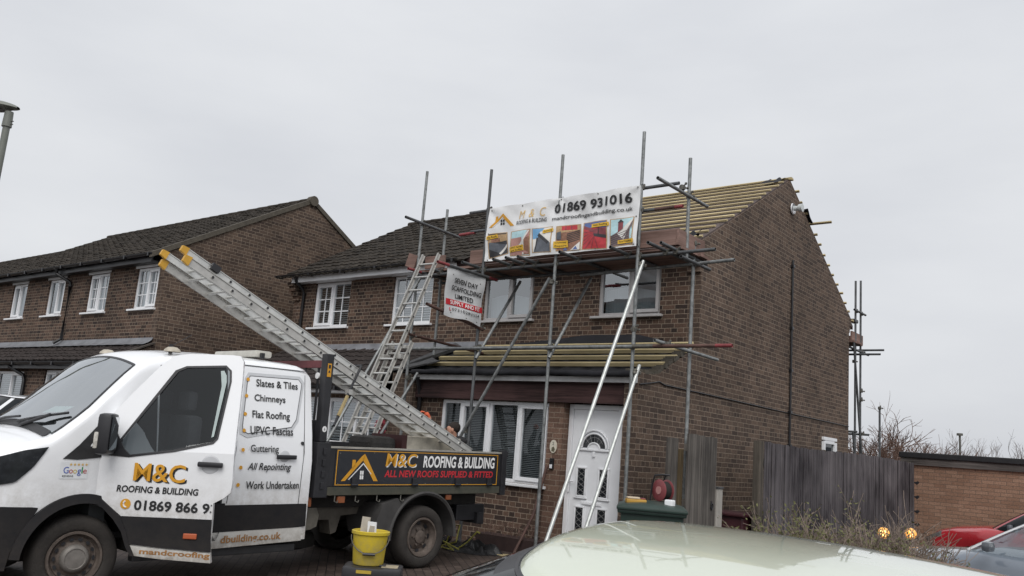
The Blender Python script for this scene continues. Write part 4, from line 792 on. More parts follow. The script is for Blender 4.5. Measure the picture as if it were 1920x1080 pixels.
# ------------------------------------------------------------------ ladder leaning on the scaffold
def ladder(parent, base, top, wdir, width, sd=.07, st=.026, rung=.25, first=.2, m=ALU, rm=ALUB, plug=None, flange=True, name=('stile', 'rung')):
    base, top, wd = Vector(base), Vector(top), Vector(wdir).normalized(); d = (top-base); ln = d.length; d.normalize(); n = d.cross(wd).normalized()
    for s in (-1, 1):
        mb = MB(); c = wd*(s*width/2)
        def q(t, a, b): return base+d*t+c+wd*a+n*b
        for a0, a1, b0, b1 in ((-st*.2, st*.2, -sd/2, sd/2), (-st*.5, st*.5, -sd/2, -sd/2+.008), (-st*.5, st*.5, sd/2-.008, sd/2)):
            vs = [q(t, a, b) for t in (0, ln) for a, b in ((a0, b0), (a1, b0), (a1, b1), (a0, b1))]; mb.add(vs, [(0, 1, 2, 3), (7, 6, 5, 4), (0, 4, 5, 1), (1, 5, 6, 2), (2, 6, 7, 3), (3, 7, 4, 0)], m)
        mb.build(name[0], parent)
        if plug:
            for t0, t1 in ((ln, ln+.045),):
                mb = MB(); vs = []
                for t in (t0-.03, t1):
                    k = 1.12 if t < t1 else .8
                    vs += [q(t, a*st*.75, b*sd*.5*k) for a, b in ((-1, -1), (1, -1), (1, 1), (-1, 1))]
                mb.add(vs, [(3, 2, 1, 0), (4, 5, 6, 7), (0, 1, 5, 4), (1, 2, 6, 5), (2, 3, 7, 6), (3, 0, 4, 7)], plug); mb.build('end_plug', parent)
    t = first
    while t < ln-.1:
        mb = MB(); p = base+d*t; mb.tube(p-wd*(width/2+.018), p+wd*(width/2+.018), .0155, rm, 8, cap=BLKM); mb.build(name[1], parent, smooth=40); t += rung
l2 = thing('extension_ladder', 'aluminium ladder leaning steeply on the scaffold beside the tiled lean-to', 'ladder', (-9.95, 8.1, 0)); l2.location = (0, 0, 0); l2['group'] = 'aluminium ladders'
ladder(l2, (-9.86, 8.06, 0), (-9.78, 9.80, 4.46), (1, .02, 0), .345, sd=.065, first=.35)
ladder(l2, (-9.80, 8.22, 0), (-9.745, 9.33, 2.95), (1, .02, 0), .40, sd=.07, first=.2)
mb = MB()
for s in (-1, 1): mb.box((-9.765+s*.19-.03, 9.12, 2.66), (-9.765+s*.19+.03, 9.27, 2.73), ALU, bev=.005); mb.box((-9.765+s*.19-.03, 9.20, 2.83), (-9.765+s*.19+.03, 9.34, 2.88), ALU, bev=.005)
mb.build('ladder_bracket', l2)

# ------------------------------------------------------------------ fence, gate, posts, garage
WG = wood('weathered_fence', (.034, .030, .034), (.165, .150, .156)); WGB = wood('weathered_gate', (.045, .040, .037), (.16, .145, .13)); WPOST = wood('weathered_post', (.055, .048, .040), (.13, .112, .092)); WBR = wood('brown_post', (.085, .062, .035), (.16, .12, .07))
fe = thing('close_board_fence', 'long weathered grey vertical board fence between the brick gable and the low garage', 'fence', (-5, 16, 0)); fe.location = (0, 0, 0)
random.seed(21); mb = MB(); y = 12.12
while y < 20.15:
    wdt = .098+random.uniform(-.012, .012); tz = 1.835+random.uniform(-.012, .010)-.02*math.sin((y-12)*.9); xo = random.choice((-.006, .0, .006))+random.uniform(-.002, .002)
    q = Matrix.Translation((-5+xo, y, 0)) @ Matrix.Rotation(R(6+random.uniform(-2, 2)), 4, 'Z') @ Matrix.Rotation(R(random.uniform(-.35, .35)), 4, 'X')
    mb.box((-.008, -.012, -.28), (.008, wdt+.055, tz), WG, mtx=q); y += wdt
mb.build('fence_boards', fe)
mb = MB(); 
for z in (.2, 1.5): mb.box((-5.10, 12.1, z), (-5.02, 20.15, z+.09), WPOST)
mb.build('fence_rail', fe)
for yy in (12.04, 14.7, 17.3, 20.0): mb = MB(); mb.box((-5.115, yy-.06, -.3), (-5.0 if yy < 12.1 else -5.022, yy+.05, 1.84), WPOST, bev=.006); mb.build('fence_post', fe)
mb = MB()
for z in (1.52, .62): mb.prism([(-4.998, 12.065, z), (-4.998, 12.095, z+.07), (-4.998, 12.095, z-.06)], (.006, 0, 0), BLKM)
mb.build('post_notch', fe)
ga = thing('garden_gate', 'weathered board gate standing open along the brick gable, next to the short white post', 'gate'); random.seed(5)
mb = MB(); y = 10.32
while y < 11.12:
    q = Matrix.Translation((-5.3+random.uniform(-.003, .003), y, 0)); mb.box((-.01, 0, -.18), (.01, .092, 1.82+random.uniform(-.008, .008)), WGB, mtx=q); y += .096
mb.build('gate_boards', ga)
mb = MB(); 
for z in (.15, .9, 1.6): mb.box((-5.36, 10.34, z), (-5.312, 11.1, z+.09), WGB)
mb.build('gate_rail', ga)
mb = MB(); mb.path([(-5.288+.012, 11.05+.03*math.cos(R(a)), .90+.04*math.sin(R(a))) for a in range(0, 361, 30)], .008, BLKM, 6); mb.box((-5.289, 11.03, .86), (-5.282, 11.07, .97), BLKM); mb.build('ring_latch', ga)
def post(name, lab, lo, hi, m, cap=None):
    mb = MB(); mb.box(lo, hi, m, bev=.008); o = mb.build(name); tag(o, lab, 'post', 'posts beside the open gate')
    if cap: c = MB(); c.box((lo[0]-.012, lo[1]-.012, hi[2]+.001), (hi[0]+.012, hi[1]+.012, hi[2]+.03), cap, bev=.006); c.build('post_cap', o)
    return o
post('gate_post', 'grey timber gate post standing against the brick wall left of the open gate', (-5.46, 10.04, -.2), (-5.38, 10.23, 1.75), WGB)
post('gate_post', 'thin brown timber post in the gap between grey gate post and open gate', (-5.44, 10.27, -.2), (-5.37, 10.36, 1.62), WBR)
post('concrete_post', 'short pale concrete post right of the open board gate', (-5.42, 11.25, -.25), (-5.30, 11.42, 1.13), mat('pale_concrete', (.34, .32, .29), .85, var=.15, scale=9), SLATE)
mb = MB(); mb.box((-5.75, 11.9, -.1), (-5.2, 12.5, .75), mat('dark_red_bin', (.045, .012, .016), .5, var=.2), bev=.03); o = mb.build('wheelie_bin'); tag(o, 'dark red bin in the passage behind the fence post', 'bin', 'wheelie bins'); mb = MB(); mb.box((-5.8, 11.85, .751), (-5.17, 12.55, .80), MATS['dark_red_bin'], bev=.02); mb.build('lid', o)
gg = thing('garage', 'low flat roofed garage of orange brick at the right edge with dark timber fascia', 'garage')
GY = 20.25; BLKF = mat('black_roof_edge', (.014, .014, .016), .45, var=.25); GF = wood('old_grey_fascia', (.045, .040, .037), (.19, .17, .16), axis='X')
mb = MB(); mb.box((-5.02, GY, -.35), (4, GY+5, 1.933), BRKP); mb.build('brick_wall', gg)
mb = MB(); mb.box((-5.27, GY-.05, 1.79), (4.2, GY-.01, 1.93), GF); mb.build('timber_fascia', gg)
mb = MB(); mb.box((-5.30, GY-.09, 1.935), (4.2, GY+5.2, 2.055), BLKF, bev=.015); mb.build('flat_roof', gg)
mb = MB()
for i, z in enumerate([1.42, 1.12, .82, .55, .25, -.0]): mb.prism([(-5.022, GY-.012+.012, z), (-4.93, GY-.0015, z+.03), (-4.90, GY-.0015, z), (-4.95, GY-.0015, z-.05)], (0, -.003, 0), BLKM)
mb.build('toothing_gap', gg)
mb = MB(); mb.path([(-2.9, GY+1, 2.05), (-2.9, GY+1, 2.16), (-3.05, GY+1, 2.20)], .02, BLKP, 6); mb.path([(-2.6, GY+1, 2.05), (-2.62, GY+1, 2.15), (-2.5, GY+1, 2.19)], .025, BLKP, 6); mb.lathe([(0, .06), (.07, .03), (.08, 0), (0, -.02)], (-2.52, GY+1, 2.2), 'Z', BLKP, 12); mb.build('roof_vent', gg)

# ------------------------------------------------------------------ bare shrubs and trees
def twigs(mb, p, d, ln, r, depth, m, spread=.55, leaf=None, up_=.12, nmin=2, nmax=3):
    d = d.normalized(); n = 3; pts = [p]; q = p.copy(); dd = d.copy()
    for i in range(n):
        dd = (dd+Vector((random.gauss(0, .12), random.gauss(0, .12), random.gauss(0, .08)+up_*.3))).normalized(); q = q+dd*ln/n; pts.append(q.copy())
    mb.path(pts, r, m, 4, rads=[max(.0022, r*(1-.12*i)) for i in range(n+1)])
    if depth <= 0:
        if leaf:
            for t in range(random.randint(2, 5)):
                c = pts[random.randint(1, n)]+Vector((random.gauss(0, .02), random.gauss(0, .02), random.gauss(0, .02))); a = Vector((random.gauss(0, 1), random.gauss(0, 1), random.gauss(0, 1))).normalized(); b = a.orthogonal().normalized(); s = random.uniform(.010, .020)
                leaf[0].poly([c-a*s, c+b*s*.5, c+a*s, c-b*s*.5], leaf[1])
        return
    for k in range(random.randint(nmin, nmax)):
        t = pts[random.randint(1, n)]; nd = (dd+Vector((random.gauss(0, spread), random.gauss(0, spread), random.gauss(0, spread*.6)+up_))).normalized()
        twigs(mb, t, nd, ln*random.uniform(.55, .85), r*.68, depth-1, m, spread, leaf, up_, nmin, nmax)
TWG = mat('pale_bare_twig', (.20, .155, .125), .85, var=.35, scale=20); TWD = mat('dark_bare_twig', (.12, .085, .07), .85, var=.35, scale=20); TWR = mat('reddish_twig', (.14, .085, .065), .85, var=.35, scale=9)
LEAF = mat('olive_leaf', (.10, .10, .035), .7, var=.5, scale=30)
def shrub(lab, x, y, z0, h, n, m, leaf=None, depth=4, spread=.5, w=.15, seed=1, group=None):
    random.seed(seed); mb = MB(); lf = (MB(), leaf) if leaf else None
    for i in range(n):
        a = random.uniform(0, 6.28); p = Vector((x+random.uniform(-w, w), y+random.uniform(-w, w), z0)); d = Vector((math.cos(a)*.38, math.sin(a)*.38, 1))
        twigs(mb, p, d, h*.33, .011, depth, m, spread, lf, .05, 3, 4)
    o = mb.build('bare_shrub', fix=False); tag(o, lab, 'shrub', 'bare twiggy shrubs by the parking area')
    if lf and lf[0].v: lf[0].build('leaves', o, fix=False)
    return o

# ------------------------------------------------------------------ tipper truck (local X = rearward from the front axle, Y = away from the near side, Z = up from the ground)
TH, TS = 0.0662053, 0.02546814
tu = Vector((math.sin(TH)*math.cos(TS), math.cos(TH)*math.cos(TS), math.sin(TS))); tv = Vector((math.cos(TH), -math.sin(TH), 0)); tw = tv.cross(tu)
tk = thing('tipper_truck', 'white double cab tipper truck with black roofing signboard, its near front door open', 'truck')
to = Vector((-7.58469525, 3.71432049, .237209683))-tw*.36
tk.matrix_world = Matrix(((tu.x, -tv.x, tw.x, to.x), (tu.y, -tv.y, tw.y, to.y), (tu.z, -tv.z, tw.z, to.z), (0, 0, 0, 1)))
WID = 2.06
def inset(h): return max(0, h-1.3)*.22
def plan(u): return 0 if u > -.30 else ((-.30-u)/.75)**2.2*.34
ST = [(-1.04, .62, .02, .04), (-1.03, .95, .03, .05), (-.97, 1.10, .04, .06), (-.85, 1.22, .05, .08), (-.70, 1.31, .06, .08), (-.55, 1.375, .07, .09), (-.44, 1.41, .07, .09), (-.33, 1.44, .07, .09),
      (-.22, 1.55, .10, .09), (-.10, 1.67, .12, .09), (.0, 1.77, .13, .09), (.1, 1.87, .12, .09), (.2, 1.965, .11, .1), (.3, 2.06, .10, .1), (.40, 2.145, .09, .1), (.50, 2.195, .075, .11), (.65, 2.23, .06, .12), (.9, 2.26, .055, .12), (1.3, 2.28, .055, .12), (1.8, 2.285, .055, .12), (2.15, 2.275, .055, .12), (2.24, 2.25, .055, .12), (2.29, 2.20, .055, .12)]
def Htop(u):
    for (a, ha, *_), (b, hb, *_) in zip(ST, ST[1:]):
        if a <= u <= b: return ha+(hb-ha)*(u-a)/(b-a)
    return ST[-1][1] if u > 2 else ST[0][1]
def st_at(u):
    for A, B in zip(ST, ST[1:]):
        if A[0] <= u <= B[0]: t = (u-A[0])/(B[0]-A[0]); return [A[i]+(B[i]-A[i])*t for i in range(4)]
    return ST[-1] if u > 2 else ST[0]
def bottom(u): return .36+math.sqrt(max(0, .47**2-u*u)) if abs(u) < .47 and .36+math.sqrt(.47**2-u*u) > .42 else (.42 if u > -.5 else .42)
NS, NA, NT = 7, 5, 6
def section(u):
    _, H, cr_, r = st_at(u); hb = bottom(u); hs = max(H-cr_-r, hb+.02); P = []
    pl = plan(u)
    for k in range(NS): h = hb+(hs-hb)*k/(NS-1); P.append((inset(h)+pl, h))
    y0 = inset(hs)+pl
    for k in range(1, NA): a = R(90*k/NA); P.append((y0+r*1.1*(1-math.cos(a)), hs+r*math.sin(a)))
    y1 = y0+r*1.1
    for k in range(NT+1): t = k/NT; y = y1+(WID/2-y1)*t; P.append((y, H-cr_*(1-t)**2))
    return P
us_t = sorted(set([s[0] for s in ST]+[-.47, -.455, -.42, -.36, -.28, -.15, -.05, .05, .15, .25, .36, .42, .455, .47, .6, .75, 1.1, 1.5, 2.0, 2.05]))
secs = [(u, section(u)) for u in us_t]; NPT = len(secs[0][1])
body = MB(); 
rows = []
for u, P in secs: rows.append([(u, y, h) for y, h in P]+[(u, WID-y, h) for y, h in P[-2::-1]])
base = len(body.v); nc = len(rows[0])
for r_ in rows: body.v += r_
top0 = NS+NA-1
for i in range(len(rows)-1):
    um = (us_t[i]+us_t[i+1])/2
    for j in range(nc-1):
        jj = min(j, nc-2-j)
        glassy = jj >= top0+0 and -.33 <= um <= .40
        if glassy and jj >= top0 and not (um < -.3): continue
        if j < NS and .55 < um < 1.25: continue   # doorway of the open door
        body.f.append((base+i*nc+j, base+i*nc+j+1, base+(i+1)*nc+j+1, base+(i+1)*nc+j)); body.m.append(body.mi(WPNT))
for r_, rev in ((rows[0], 0), (rows[-1], 1)): body.poly(r_ if rev else r_[::-1], WPNT)
bd = body.build('cab_body', tk, smooth=38, fix=True)
def side(u, h, off=0.): return (u, inset(h)+plan(u)-off, h)
def spatch(name, pts, m, off=.006, parent=tk, fn=side, thick=.012, subdiv=True):
    b = MB(); P = dense(pts, .08) if subdiv else pts
    F = [Vector(fn(a, h, off)) for a, h in P]; K = [Vector(fn(a, h, off-thick)) for a, h in P]; n = len(P)
    b.poly(F, m); b.add(F+K, [((i+1) % n, i, n+i, n+(i+1) % n) for i in range(n)], m); return b.build(name, parent, fix=False)
# windscreen glass following the bow of the scuttle and header
def wsp(u, v, off):
    P = section(u); A = P[top0]; y = A[0]+(WID-2*A[0])*v; t = abs(v-.5)*2; _, H, c_, r = st_at(u); return (u-off*.7, y, H-c_*t*t+off*.7)
b = MB(); b.grid(lambda s, t: wsp(-.30+t*.70, s, .004), 24, 14, glass('windscreen_glass', tint=(.62, .72, .70), refl=.5)); b.build('windscreen', tk, smooth=60, fix=False)
b = MB(); 
for s0, s1 in ((0, .014), (.986, 1)): b.grid(lambda s, t: wsp(-.30+t*.70, s0+s*(s1-s0), .007), 2, 14, BLKM)
b.grid(lambda s, t: wsp(.385+t*.02, s, .007), 20, 2, BLKM); b.build('windscreen_seal', tk, fix=False)
b = MB(); b.grid(lambda s, t: wsp(-.355+t*.07, .02+s*.96, .012), 24, 3, BLKC); b.build('scuttle', tk, fix=False)
b = MB()
for a, c in (((-.30, .95), (-.10, .16)), ((-.33, .52), (-.26, 1.1))):
    pa, pb = Vector(wsp(a[0], min(1, a[1]), .03)) if 0 else None, None
b.path([wsp(-.31, .42, .03), wsp(-.24, .22, .045), wsp(-.12, .06, .03)], .012, BLKM, 6); b.path([wsp(-.31, .75, .03), wsp(-.30, .6, .045), wsp(-.27, .46, .03)], .012, BLKM, 6); b.path([wsp(-.33, .33, .03), wsp(-.20, .15, .05)], .016, BLKM, 6); b.build('wiper', tk)
# cab interior seen through the glass
b = MB(); DASH = mat('dashboard_grey', (.06, .065, .068), .75, var=.2)
b.box((-.22, .16, 1.28), (.22, WID-.16, 1.40), DASH, bev=.04); b.box((.10, .12, .6), (.24, WID-.12, 1.30), DASH); b.build('dashboard', tk, smooth=50)
b = MB(); b.box((1.36, .2, .5), (1.40, WID-.2, 2.15), DARK); b.box((0, .15, .50), (1.4, WID-.15, .55), DARK); b.build('bulkhead', tk)
for yy in (.30, .82, 1.33):
    b = MB(); SEAT = mat('dark_seat_cloth', (.07, .072, .08), .9, var=.3); b.box((.62, yy, .85), (1.12, yy+.44, 1.02), SEAT, bev=.05); b.box((1.02, yy, .95), (1.18, yy+.44, 1.62), SEAT, bev=.06); b.box((1.04, yy+.1, 1.66), (1.15, yy+.34, 1.86), SEAT, bev=.05); b.build('seat', tk, smooth=50)
b = MB(); b.path([(.36+.06*math.sin(R(a)), 1.55+.19*math.cos(R(a)), 1.32+.17*math.sin(R(a))) for a in range(0, 361, 20)], .014, BLKM, 8); b.box((.22, 1.52, 1.25), (.38, 1.58, 1.33), BLKM); b.build('steering_wheel', tk, smooth=50)
b = MB(); b.add([wsp(-.10, .30, -.10), wsp(-.02, .30, -.13), wsp(-.05, .52, -.13), wsp(-.14, .52, -.10)], [(0, 1, 2, 3)], mat('pale_paper', (.62, .75, .76), .8, var=.04)); b.build('paper_sheet', tk, fix=False)
b = MB(); b.box((.28, .95, 1.90), (.31, 1.13, 1.97), BLKM, bev=.01); b.build('interior_mirror', tk)
b = MB(); b.path([wsp(-.28, .93, -.012), wsp(.02, .5, -.012), wsp(.36, .06, -.012)], .012, BLKM, 6); b.build('inner_cable', tk)
# near side body detail
spatch('quarter_panel', [(-.222, 1.197), (-.10, 1.315), (.02, 1.455), (.105, 1.55), (.105, 1.215), (-.10, 1.19)], BLKC)
spatch('doorway_shade_patch', [(.13, .90), (.20, 1.22), (.30, 1.52), (.50, 1.80), (.58, 1.86), (.58, .50), (.50, .50), (.44, .66)], mat('door_opening_dark', (.02, .02, .021), .8, var=.3), off=.005, thick=.006)  # dark patch over the white body paints the shade of the open doorway
spatch('door_seal', [(1.20, .80), (1.33, .80), (1.34, .62), (1.27, .45), (1.20, .45)], CLAD, off=.012)
arch_o = [(.53*math.cos(R(a)), .36+.545*math.sin(R(a))) for a in range(3, 178, 6)]; arch_i = [(.462*math.cos(R(a)), .36+.468*math.sin(R(a))) for a in range(177, 2, -6)]
def archn(o, i): return o+i
b = MB(); n = len(arch_o)
for k in range(n-1):
    A, B, C_, D_ = arch_o[k], arch_o[k+1], arch_i[n-2-k], arch_i[n-1-k]
    F = [Vector(side(*p, off=.035 if q < 2 else .05)) for q, p in enumerate((A, B, C_, D_))]; b.add(F, [(0, 1, 2, 3)], CLAD)
    G = [Vector(side(*A)), Vector(side(*B))]; b.add([F[0], F[1], G[1], G[0]], [(0, 1, 2, 3)], CLAD); H_ = [Vector((C_[0], .4, C_[1])), Vector((D_[0], .4, D_[1]))]; b.add([F[2], F[3], H_[1], H_[0]], [(0, 1, 2, 3)], BLKR)
b.build('wheel_arch', tk, smooth=40, fix=False)
b = MB(); b.box((-.5, .42, .3), (.5, .46, .95), BLKR); b.build('arch_liner', tk)
b = MB(); b.grid(lambda u, v: (-1.045-.03*math.sin(v*3.14), .30+u*(WID-.6), .32+v*.42), 12, 6, CLAD); b.build('front_bumper', tk, fix=False)
b = MB(); b.grid(lambda u, v: (-1.055, .52+u*(WID-1.04), .80+v*.22), 8, 4, BLKM); b.build('grille', tk, fix=False)
hl = [(-.345, 1.285), (-.44, 1.12), (-.555, .995), (-.74, .96), (-.93, .95), (-.93, 1.10), (-.72, 1.21), (-.52, 1.265)]
def sec_y(u, h, o):
    P = section(u)[:NS+NA-1]
    for (ya, ha), (yb, hb) in zip(P, P[1:]):
        if ha <= h <= hb: t = (h-ha)/max(1e-6, hb-ha); return ya+(yb-ya)*t-o
    return (P[0][0] if h < P[0][1] else P[-1][0])-o
HT = [(-.93, 1.06), (-.72, 1.185), (-.52, 1.255), (-.345, 1.288)]; HB = [(-.93, .93), (-.74, .955), (-.555, .995), (-.44, 1.12), (-.345, 1.285)]
def lerp(T_, u):
    for (a, x), (b_, y) in zip(T_, T_[1:]):
        if a <= u <= b_: return x+(y-x)*(u-a)/(b_-a)
b = MB(); 
def hfn(s, t): u = -.93+s*.585; h = lerp(HB, u)+(lerp(HT, u)-lerp(HB, u))*t; return (u-.004, sec_y(u, h, .010), h+.004)
b.grid(hfn, 26, 6, mat('headlight_lens', (.018, .020, .023), .25, var=.6, scale=9, spec=.25)); b.build('headlight', tk, smooth=60, fix=False)
b = MB(); BT = [(-1.035, .81), (-.40, .80), (-.36, .795)]; BB = [(-1.035, .30), (-.53, .30), (-.52, .45), (-.36, .79)]
def bfn_(s, t): u = -1.035+s*.672; h = lerp(BB, u)+(lerp(BT, u)-lerp(BB, u))*t; return (u-.006, sec_y(u, max(h, .43), .022), h)
b.grid(bfn_, 30, 8, CLAD); b.build('bumper', tk, smooth=60, fix=False)
b = MB(); LIN = mat('cab_lining', (.075, .08, .082), .9, var=.15); us2_ = [u for u in us_t if u >= -.33]
rows = []
for u in us2_: P = [(y+.03, h-.02 if h > 1.3 else h) for y, h in section(u)]; rows.append([(u, y, h) for y, h in P]+[(u, WID-y, h) for y, h in P[-2::-1]])
k0 = len(b.v)
for r_ in rows: b.v += r_
for i in range(len(rows)-1):
    for j in range(nc-1):
        jj = min(j, nc-2-j)
        if jj >= top0-1 and (us2_[i]+us2_[i+1])/2 <= .40: continue
        if j < NS and .55 < (us2_[i]+us2_[i+1])/2 < 1.25: continue
        b.f.append((k0+i*nc+j, k0+i*nc+j+1, k0+(i+1)*nc+j+1, k0+(i+1)*nc+j)); b.m.append(b.mi(LIN))
b.build('cab_lining', tk, smooth=40)
spatch('door_seam', [(1.372, 2.2), (1.378, 2.2), (1.40, 1.4), (1.352, .80), (1.347, .80), (1.394, 1.4)], BLKM, off=.004, thick=.004); spatch('rear_seam', [(2.215, 2.12), (2.219, 2.12), (2.185, 1.3), (2.165, .55), (2.160, .55), (2.181, 1.3)], BLKM, off=.004, thick=.004)
spatch('roof_seam', [(1.40, 2.165), (2.27, 2.165), (2.27, 2.159), (1.40, 2.159)], BLKM, off=.008, thick=.01)
spatch('lower_band', [(1.235, .782), (2.2, .782), (2.265, .78), (2.275, .555), (2.18, .545), (1.20, .53)], CLAD, off=.015, thick=.03)
spatch('sill', [(1.16, .525), (2.22, .552), (2.24, .41), (1.16, .375)], dirty_paint('dirty_white_sill', (.62, .61, .58), .36, .6, amt=1.1, rough=.5, coat=.2), off=.012, thick=.03)
b = MB(); b.box((.5, .03, .30), (2.2, .12, .375), BLKC, bev=.01); b.build('step_rail', tk)
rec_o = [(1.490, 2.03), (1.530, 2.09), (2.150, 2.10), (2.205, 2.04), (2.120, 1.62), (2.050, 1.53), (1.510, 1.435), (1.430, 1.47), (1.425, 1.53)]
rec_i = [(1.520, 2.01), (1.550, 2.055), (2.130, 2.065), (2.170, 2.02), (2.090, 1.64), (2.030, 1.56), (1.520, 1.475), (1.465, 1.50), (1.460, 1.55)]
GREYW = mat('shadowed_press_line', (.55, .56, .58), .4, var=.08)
spatch('window_blank', rec_o, GREYW, off=.003, thick=.004); spatch('window_blank_panel', rec_i, WPNT, off=.006, thick=.006); b = MB(); b.path([side(*p, .005) for p in dense(rec_i+rec_i[:1], .05)], .0042, mat('recess_shade_line', (.10, .10, .105), .7, var=0), 5); b.build('recess_shade_line', tk)  # grey rim and dark outline paint the recess shading onto the flat panel
b = MB()
for x0, x1, h in ((1.845, 2.08, 1.255),):
    b.box((x0, -.035, h-.022), (x1, -.012, h+.022), BLKM, bev=.010); b.lathe([(.0, -.004), (.052, -.004), (.06, 0)], ((x0+x1)/2-.01, 0, h+.005), 'Y', GREYW, 20)
b.build('rear_door_handle', tk, smooth=50); spatch('fuel_cap', disc(2.165, 1.40, .018, 12), BLKM, off=.008); 
def sfn2(o=.009): return lambda a, c: side(a, c, o)
orange = GOLD
bul = MB(); txt = MB()
for t, (x0, x1, h0, h1), sh, (bx_, bh) in (('Slates & Tiles', (1.615, 2.115, 1.955, 2.03), 0, (1.522, 2.018)), ('Chimneys', (1.593, 1.960, 1.785, 1.875), 0, (1.503, 1.85)), ('Flat Roofing', (1.568, 2.010, 1.612, 1.71), 0, (1.488, 1.668)), ('UPVC Fascias', (1.545, 2.045, 1.472, 1.555), 0, (1.474, 1.505)), ('Guttering', (1.548, 1.870, 1.277, 1.37), 0, (1.462, 1.316)), ('All Repointing', (1.532, 2.035, 1.10, 1.192), .22, (1.456, 1.143)), ('Work Undertaken', (1.532, 2.150, .935, 1.01), .0, (1.446, .975))):
    txt = MB(); put_text(txt, t, (x0, x1, h0, h1), sfn2(.0125), INK, shear=sh, bold=.016); txt.build('service_lettering', tk, fix=False); bul = MB(); P = disc(bx_, bh, .019, 14); bul.poly([side(*p, .0125) for p in P], orange); bul.build('bullet_dot', tk, fix=False)
b = MB(); put_text(b, 'dbuilding.co.uk', (1.32, 1.99, .405, .495), lambda a, c: side(a, c+.02*(a-1.32), .020), RUSTK, bold=.02); b.build('sill_lettering', tk, fix=False)
b = MB(); b.poly([side(*p, .003) for p in ((-.235, 1.172), (.0, 1.175), (.0, 1.03), (-.235, 1.03))], mat('sticker_white', (.72, .74, .76), .4, var=.04)); 
x = -.205
for ch, col, w_ in (('G', (.03, .08, .40), .042), ('o', (.45, .04, .04), .03), ('o', (.55, .40, .03), .03), ('g', (.03, .08, .40), .03), ('l', (.03, .25, .08), .010), ('e', (.45, .04, .04), .03)):
    h0, h1 = (1.075, 1.13) if ch in 'Gl' else ((1.055, 1.108) if ch == 'g' else (1.075, 1.108)); put_text(b, ch, (x, x+w_, h0, h1), sfn2(.006), mat('sticker_%d' % int(col[0]*100+col[1]*1000), col, .5, var=0)); x += w_+.004
put_text(b, 'REVIEWS', (-.21, -.12, 1.045, 1.06), sfn2(.006), INK, bold=.01)
for i in range(5):
    cx_ = -.15+i*.032; b.poly([side(cx_+(.014 if k % 2 == 0 else .006)*math.sin(math.pi*k/5), 1.150+(.014 if k % 2 == 0 else .006)*math.cos(math.pi*k/5), .006) for k in range(10)], GOLDL)
b.build('review_sticker', tk, fix=False)
# roof markers and beacon
for u, y in ((.77, .32), (.73, 1.72)): b = MB(); b.lathe([(.065, 0), (.06, .02), (.035, .045), (0, .05)], (0, 0, 0), 'Z', mat('aged_lens', (.42, .38, .31), .4, var=.2), 16); o = b.build('marker_lamp', tk, smooth=50); o.location = (u, y, Htop(u)-.025); o.scale = (1.3, 1, 1)
b = MB(); b.tube((.80, .42, 2.2), (.80, .42, 2.30), .02, BLKM, 8); b.path([(.80, .42, 2.28), (1.02, .46, 2.42)], .004, BLKM, 5); b.build('aerial', tk)
b = MB(); b.box((1.82, .55, 2.285), (2.02, 1.45, 2.36), mat('beacon_white', (.60, .58, .52), .4, var=.15), bev=.025); b.box((1.86, .5, 2.27), (1.9, .54, 2.33), BLKM); b.build('light_bar', tk, smooth=50)
# wheels
TYRE = mat('dirty_tyre', (.030, .026, .023), .85, var=.35, scale=9, bump=.25, bscale=70)
def wheel(parent, u, y, deep=False, dirn=-1, steer=0, tw_=.205, Rr=.36, hubm=HUBM):
    """dirn -1: outer face towards -Y"""
    g = -dirn; e = bpy.data.objects.new('wheel', None)
    t = MB(); w_ = tw_
    t.lathe([(.225, .012*g), (.235, -.002*g), (.25, -.010*g), (.30, -.016*g), (.333, -.006*g), (.352, .020*g), (Rr, .05*g), (Rr, (w_-.05)*g), (.345, (w_-.01)*g), (.30, w_*g), (.22, w_*g)], (0, 0, 0), 'Y', TYRE, 48)
    wo_ = t.build('wheel', parent, smooth=45); wo_.location = (u, y, .36); wo_.rotation_euler = (0, 0, steer)
    r = MB(); dd = .085 if deep else .035
    r.lathe([(.228, .006*g), (.222, -.006*g), (.205, -.004*g), (.200, .03*g), (.185, .045*g), (.178, dd*g), (.15, (dd+.012)*g), (.11, (dd-.012 if not deep else dd-.02)*g), (.085, (dd-.03)*g), (0, (dd-.03)*g)], (0, 0, 0), 'Y', RIMM, 40)
    hs_ = r
    n = 14 if not deep else 8
    for k in range(n):
        a = 2*math.pi*k/n; c_ = Vector((.158*math.cos(a), (dd+.002)*g-.012*g, .158*math.sin(a))); 
        rr = .017 if not deep else .026
        hs_.poly([c_+Vector((rr*math.cos(q)*math.cos(a)*.8-rr*math.sin(q)*math.sin(a)*1.2, 0, rr*math.cos(q)*math.sin(a)*.8+rr*math.sin(q)*math.cos(a)*1.2)) for q in [2*math.pi*i/12 for i in range(12)]], BLKM)
    ro = r.build('rim', wo_, smooth=40)
    h = MB()
    if deep: h.lathe([(.075, (dd-.02)*g), (.075, (dd-.05)*g), (.05, (dd-.06)*g), (0, (dd-.06)*g)], (0, 0, 0), 'Y', RIMM, 20); [h.tube((.098*math.cos(2*math.pi*k/6), (dd-.02)*g, .098*math.sin(2*math.pi*k/6)), (.098*math.cos(2*math.pi*k/6), (dd-.05)*g, .098*math.sin(2*math.pi*k/6)), .013, RIMM, 6) for k in range(6)]
    else: h.lathe([(.118, .02*g), (.116, -.002*g), (.10, -.022*g), (.085, -.026*g), (.08, -.02*g), (0, -.026*g)], (0, 0, 0), 'Y', hubm, 32)
    h.build('hub_cap', wo_, smooth=40)
wheel(tk, 0, .03, steer=R(-6)); wheel(tk, 0, WID-.03, dirn=1, steer=R(-6)); wheel(tk, 3.959, .02, deep=True); wheel(tk, 3.959, WID-.02, deep=True, dirn=1)
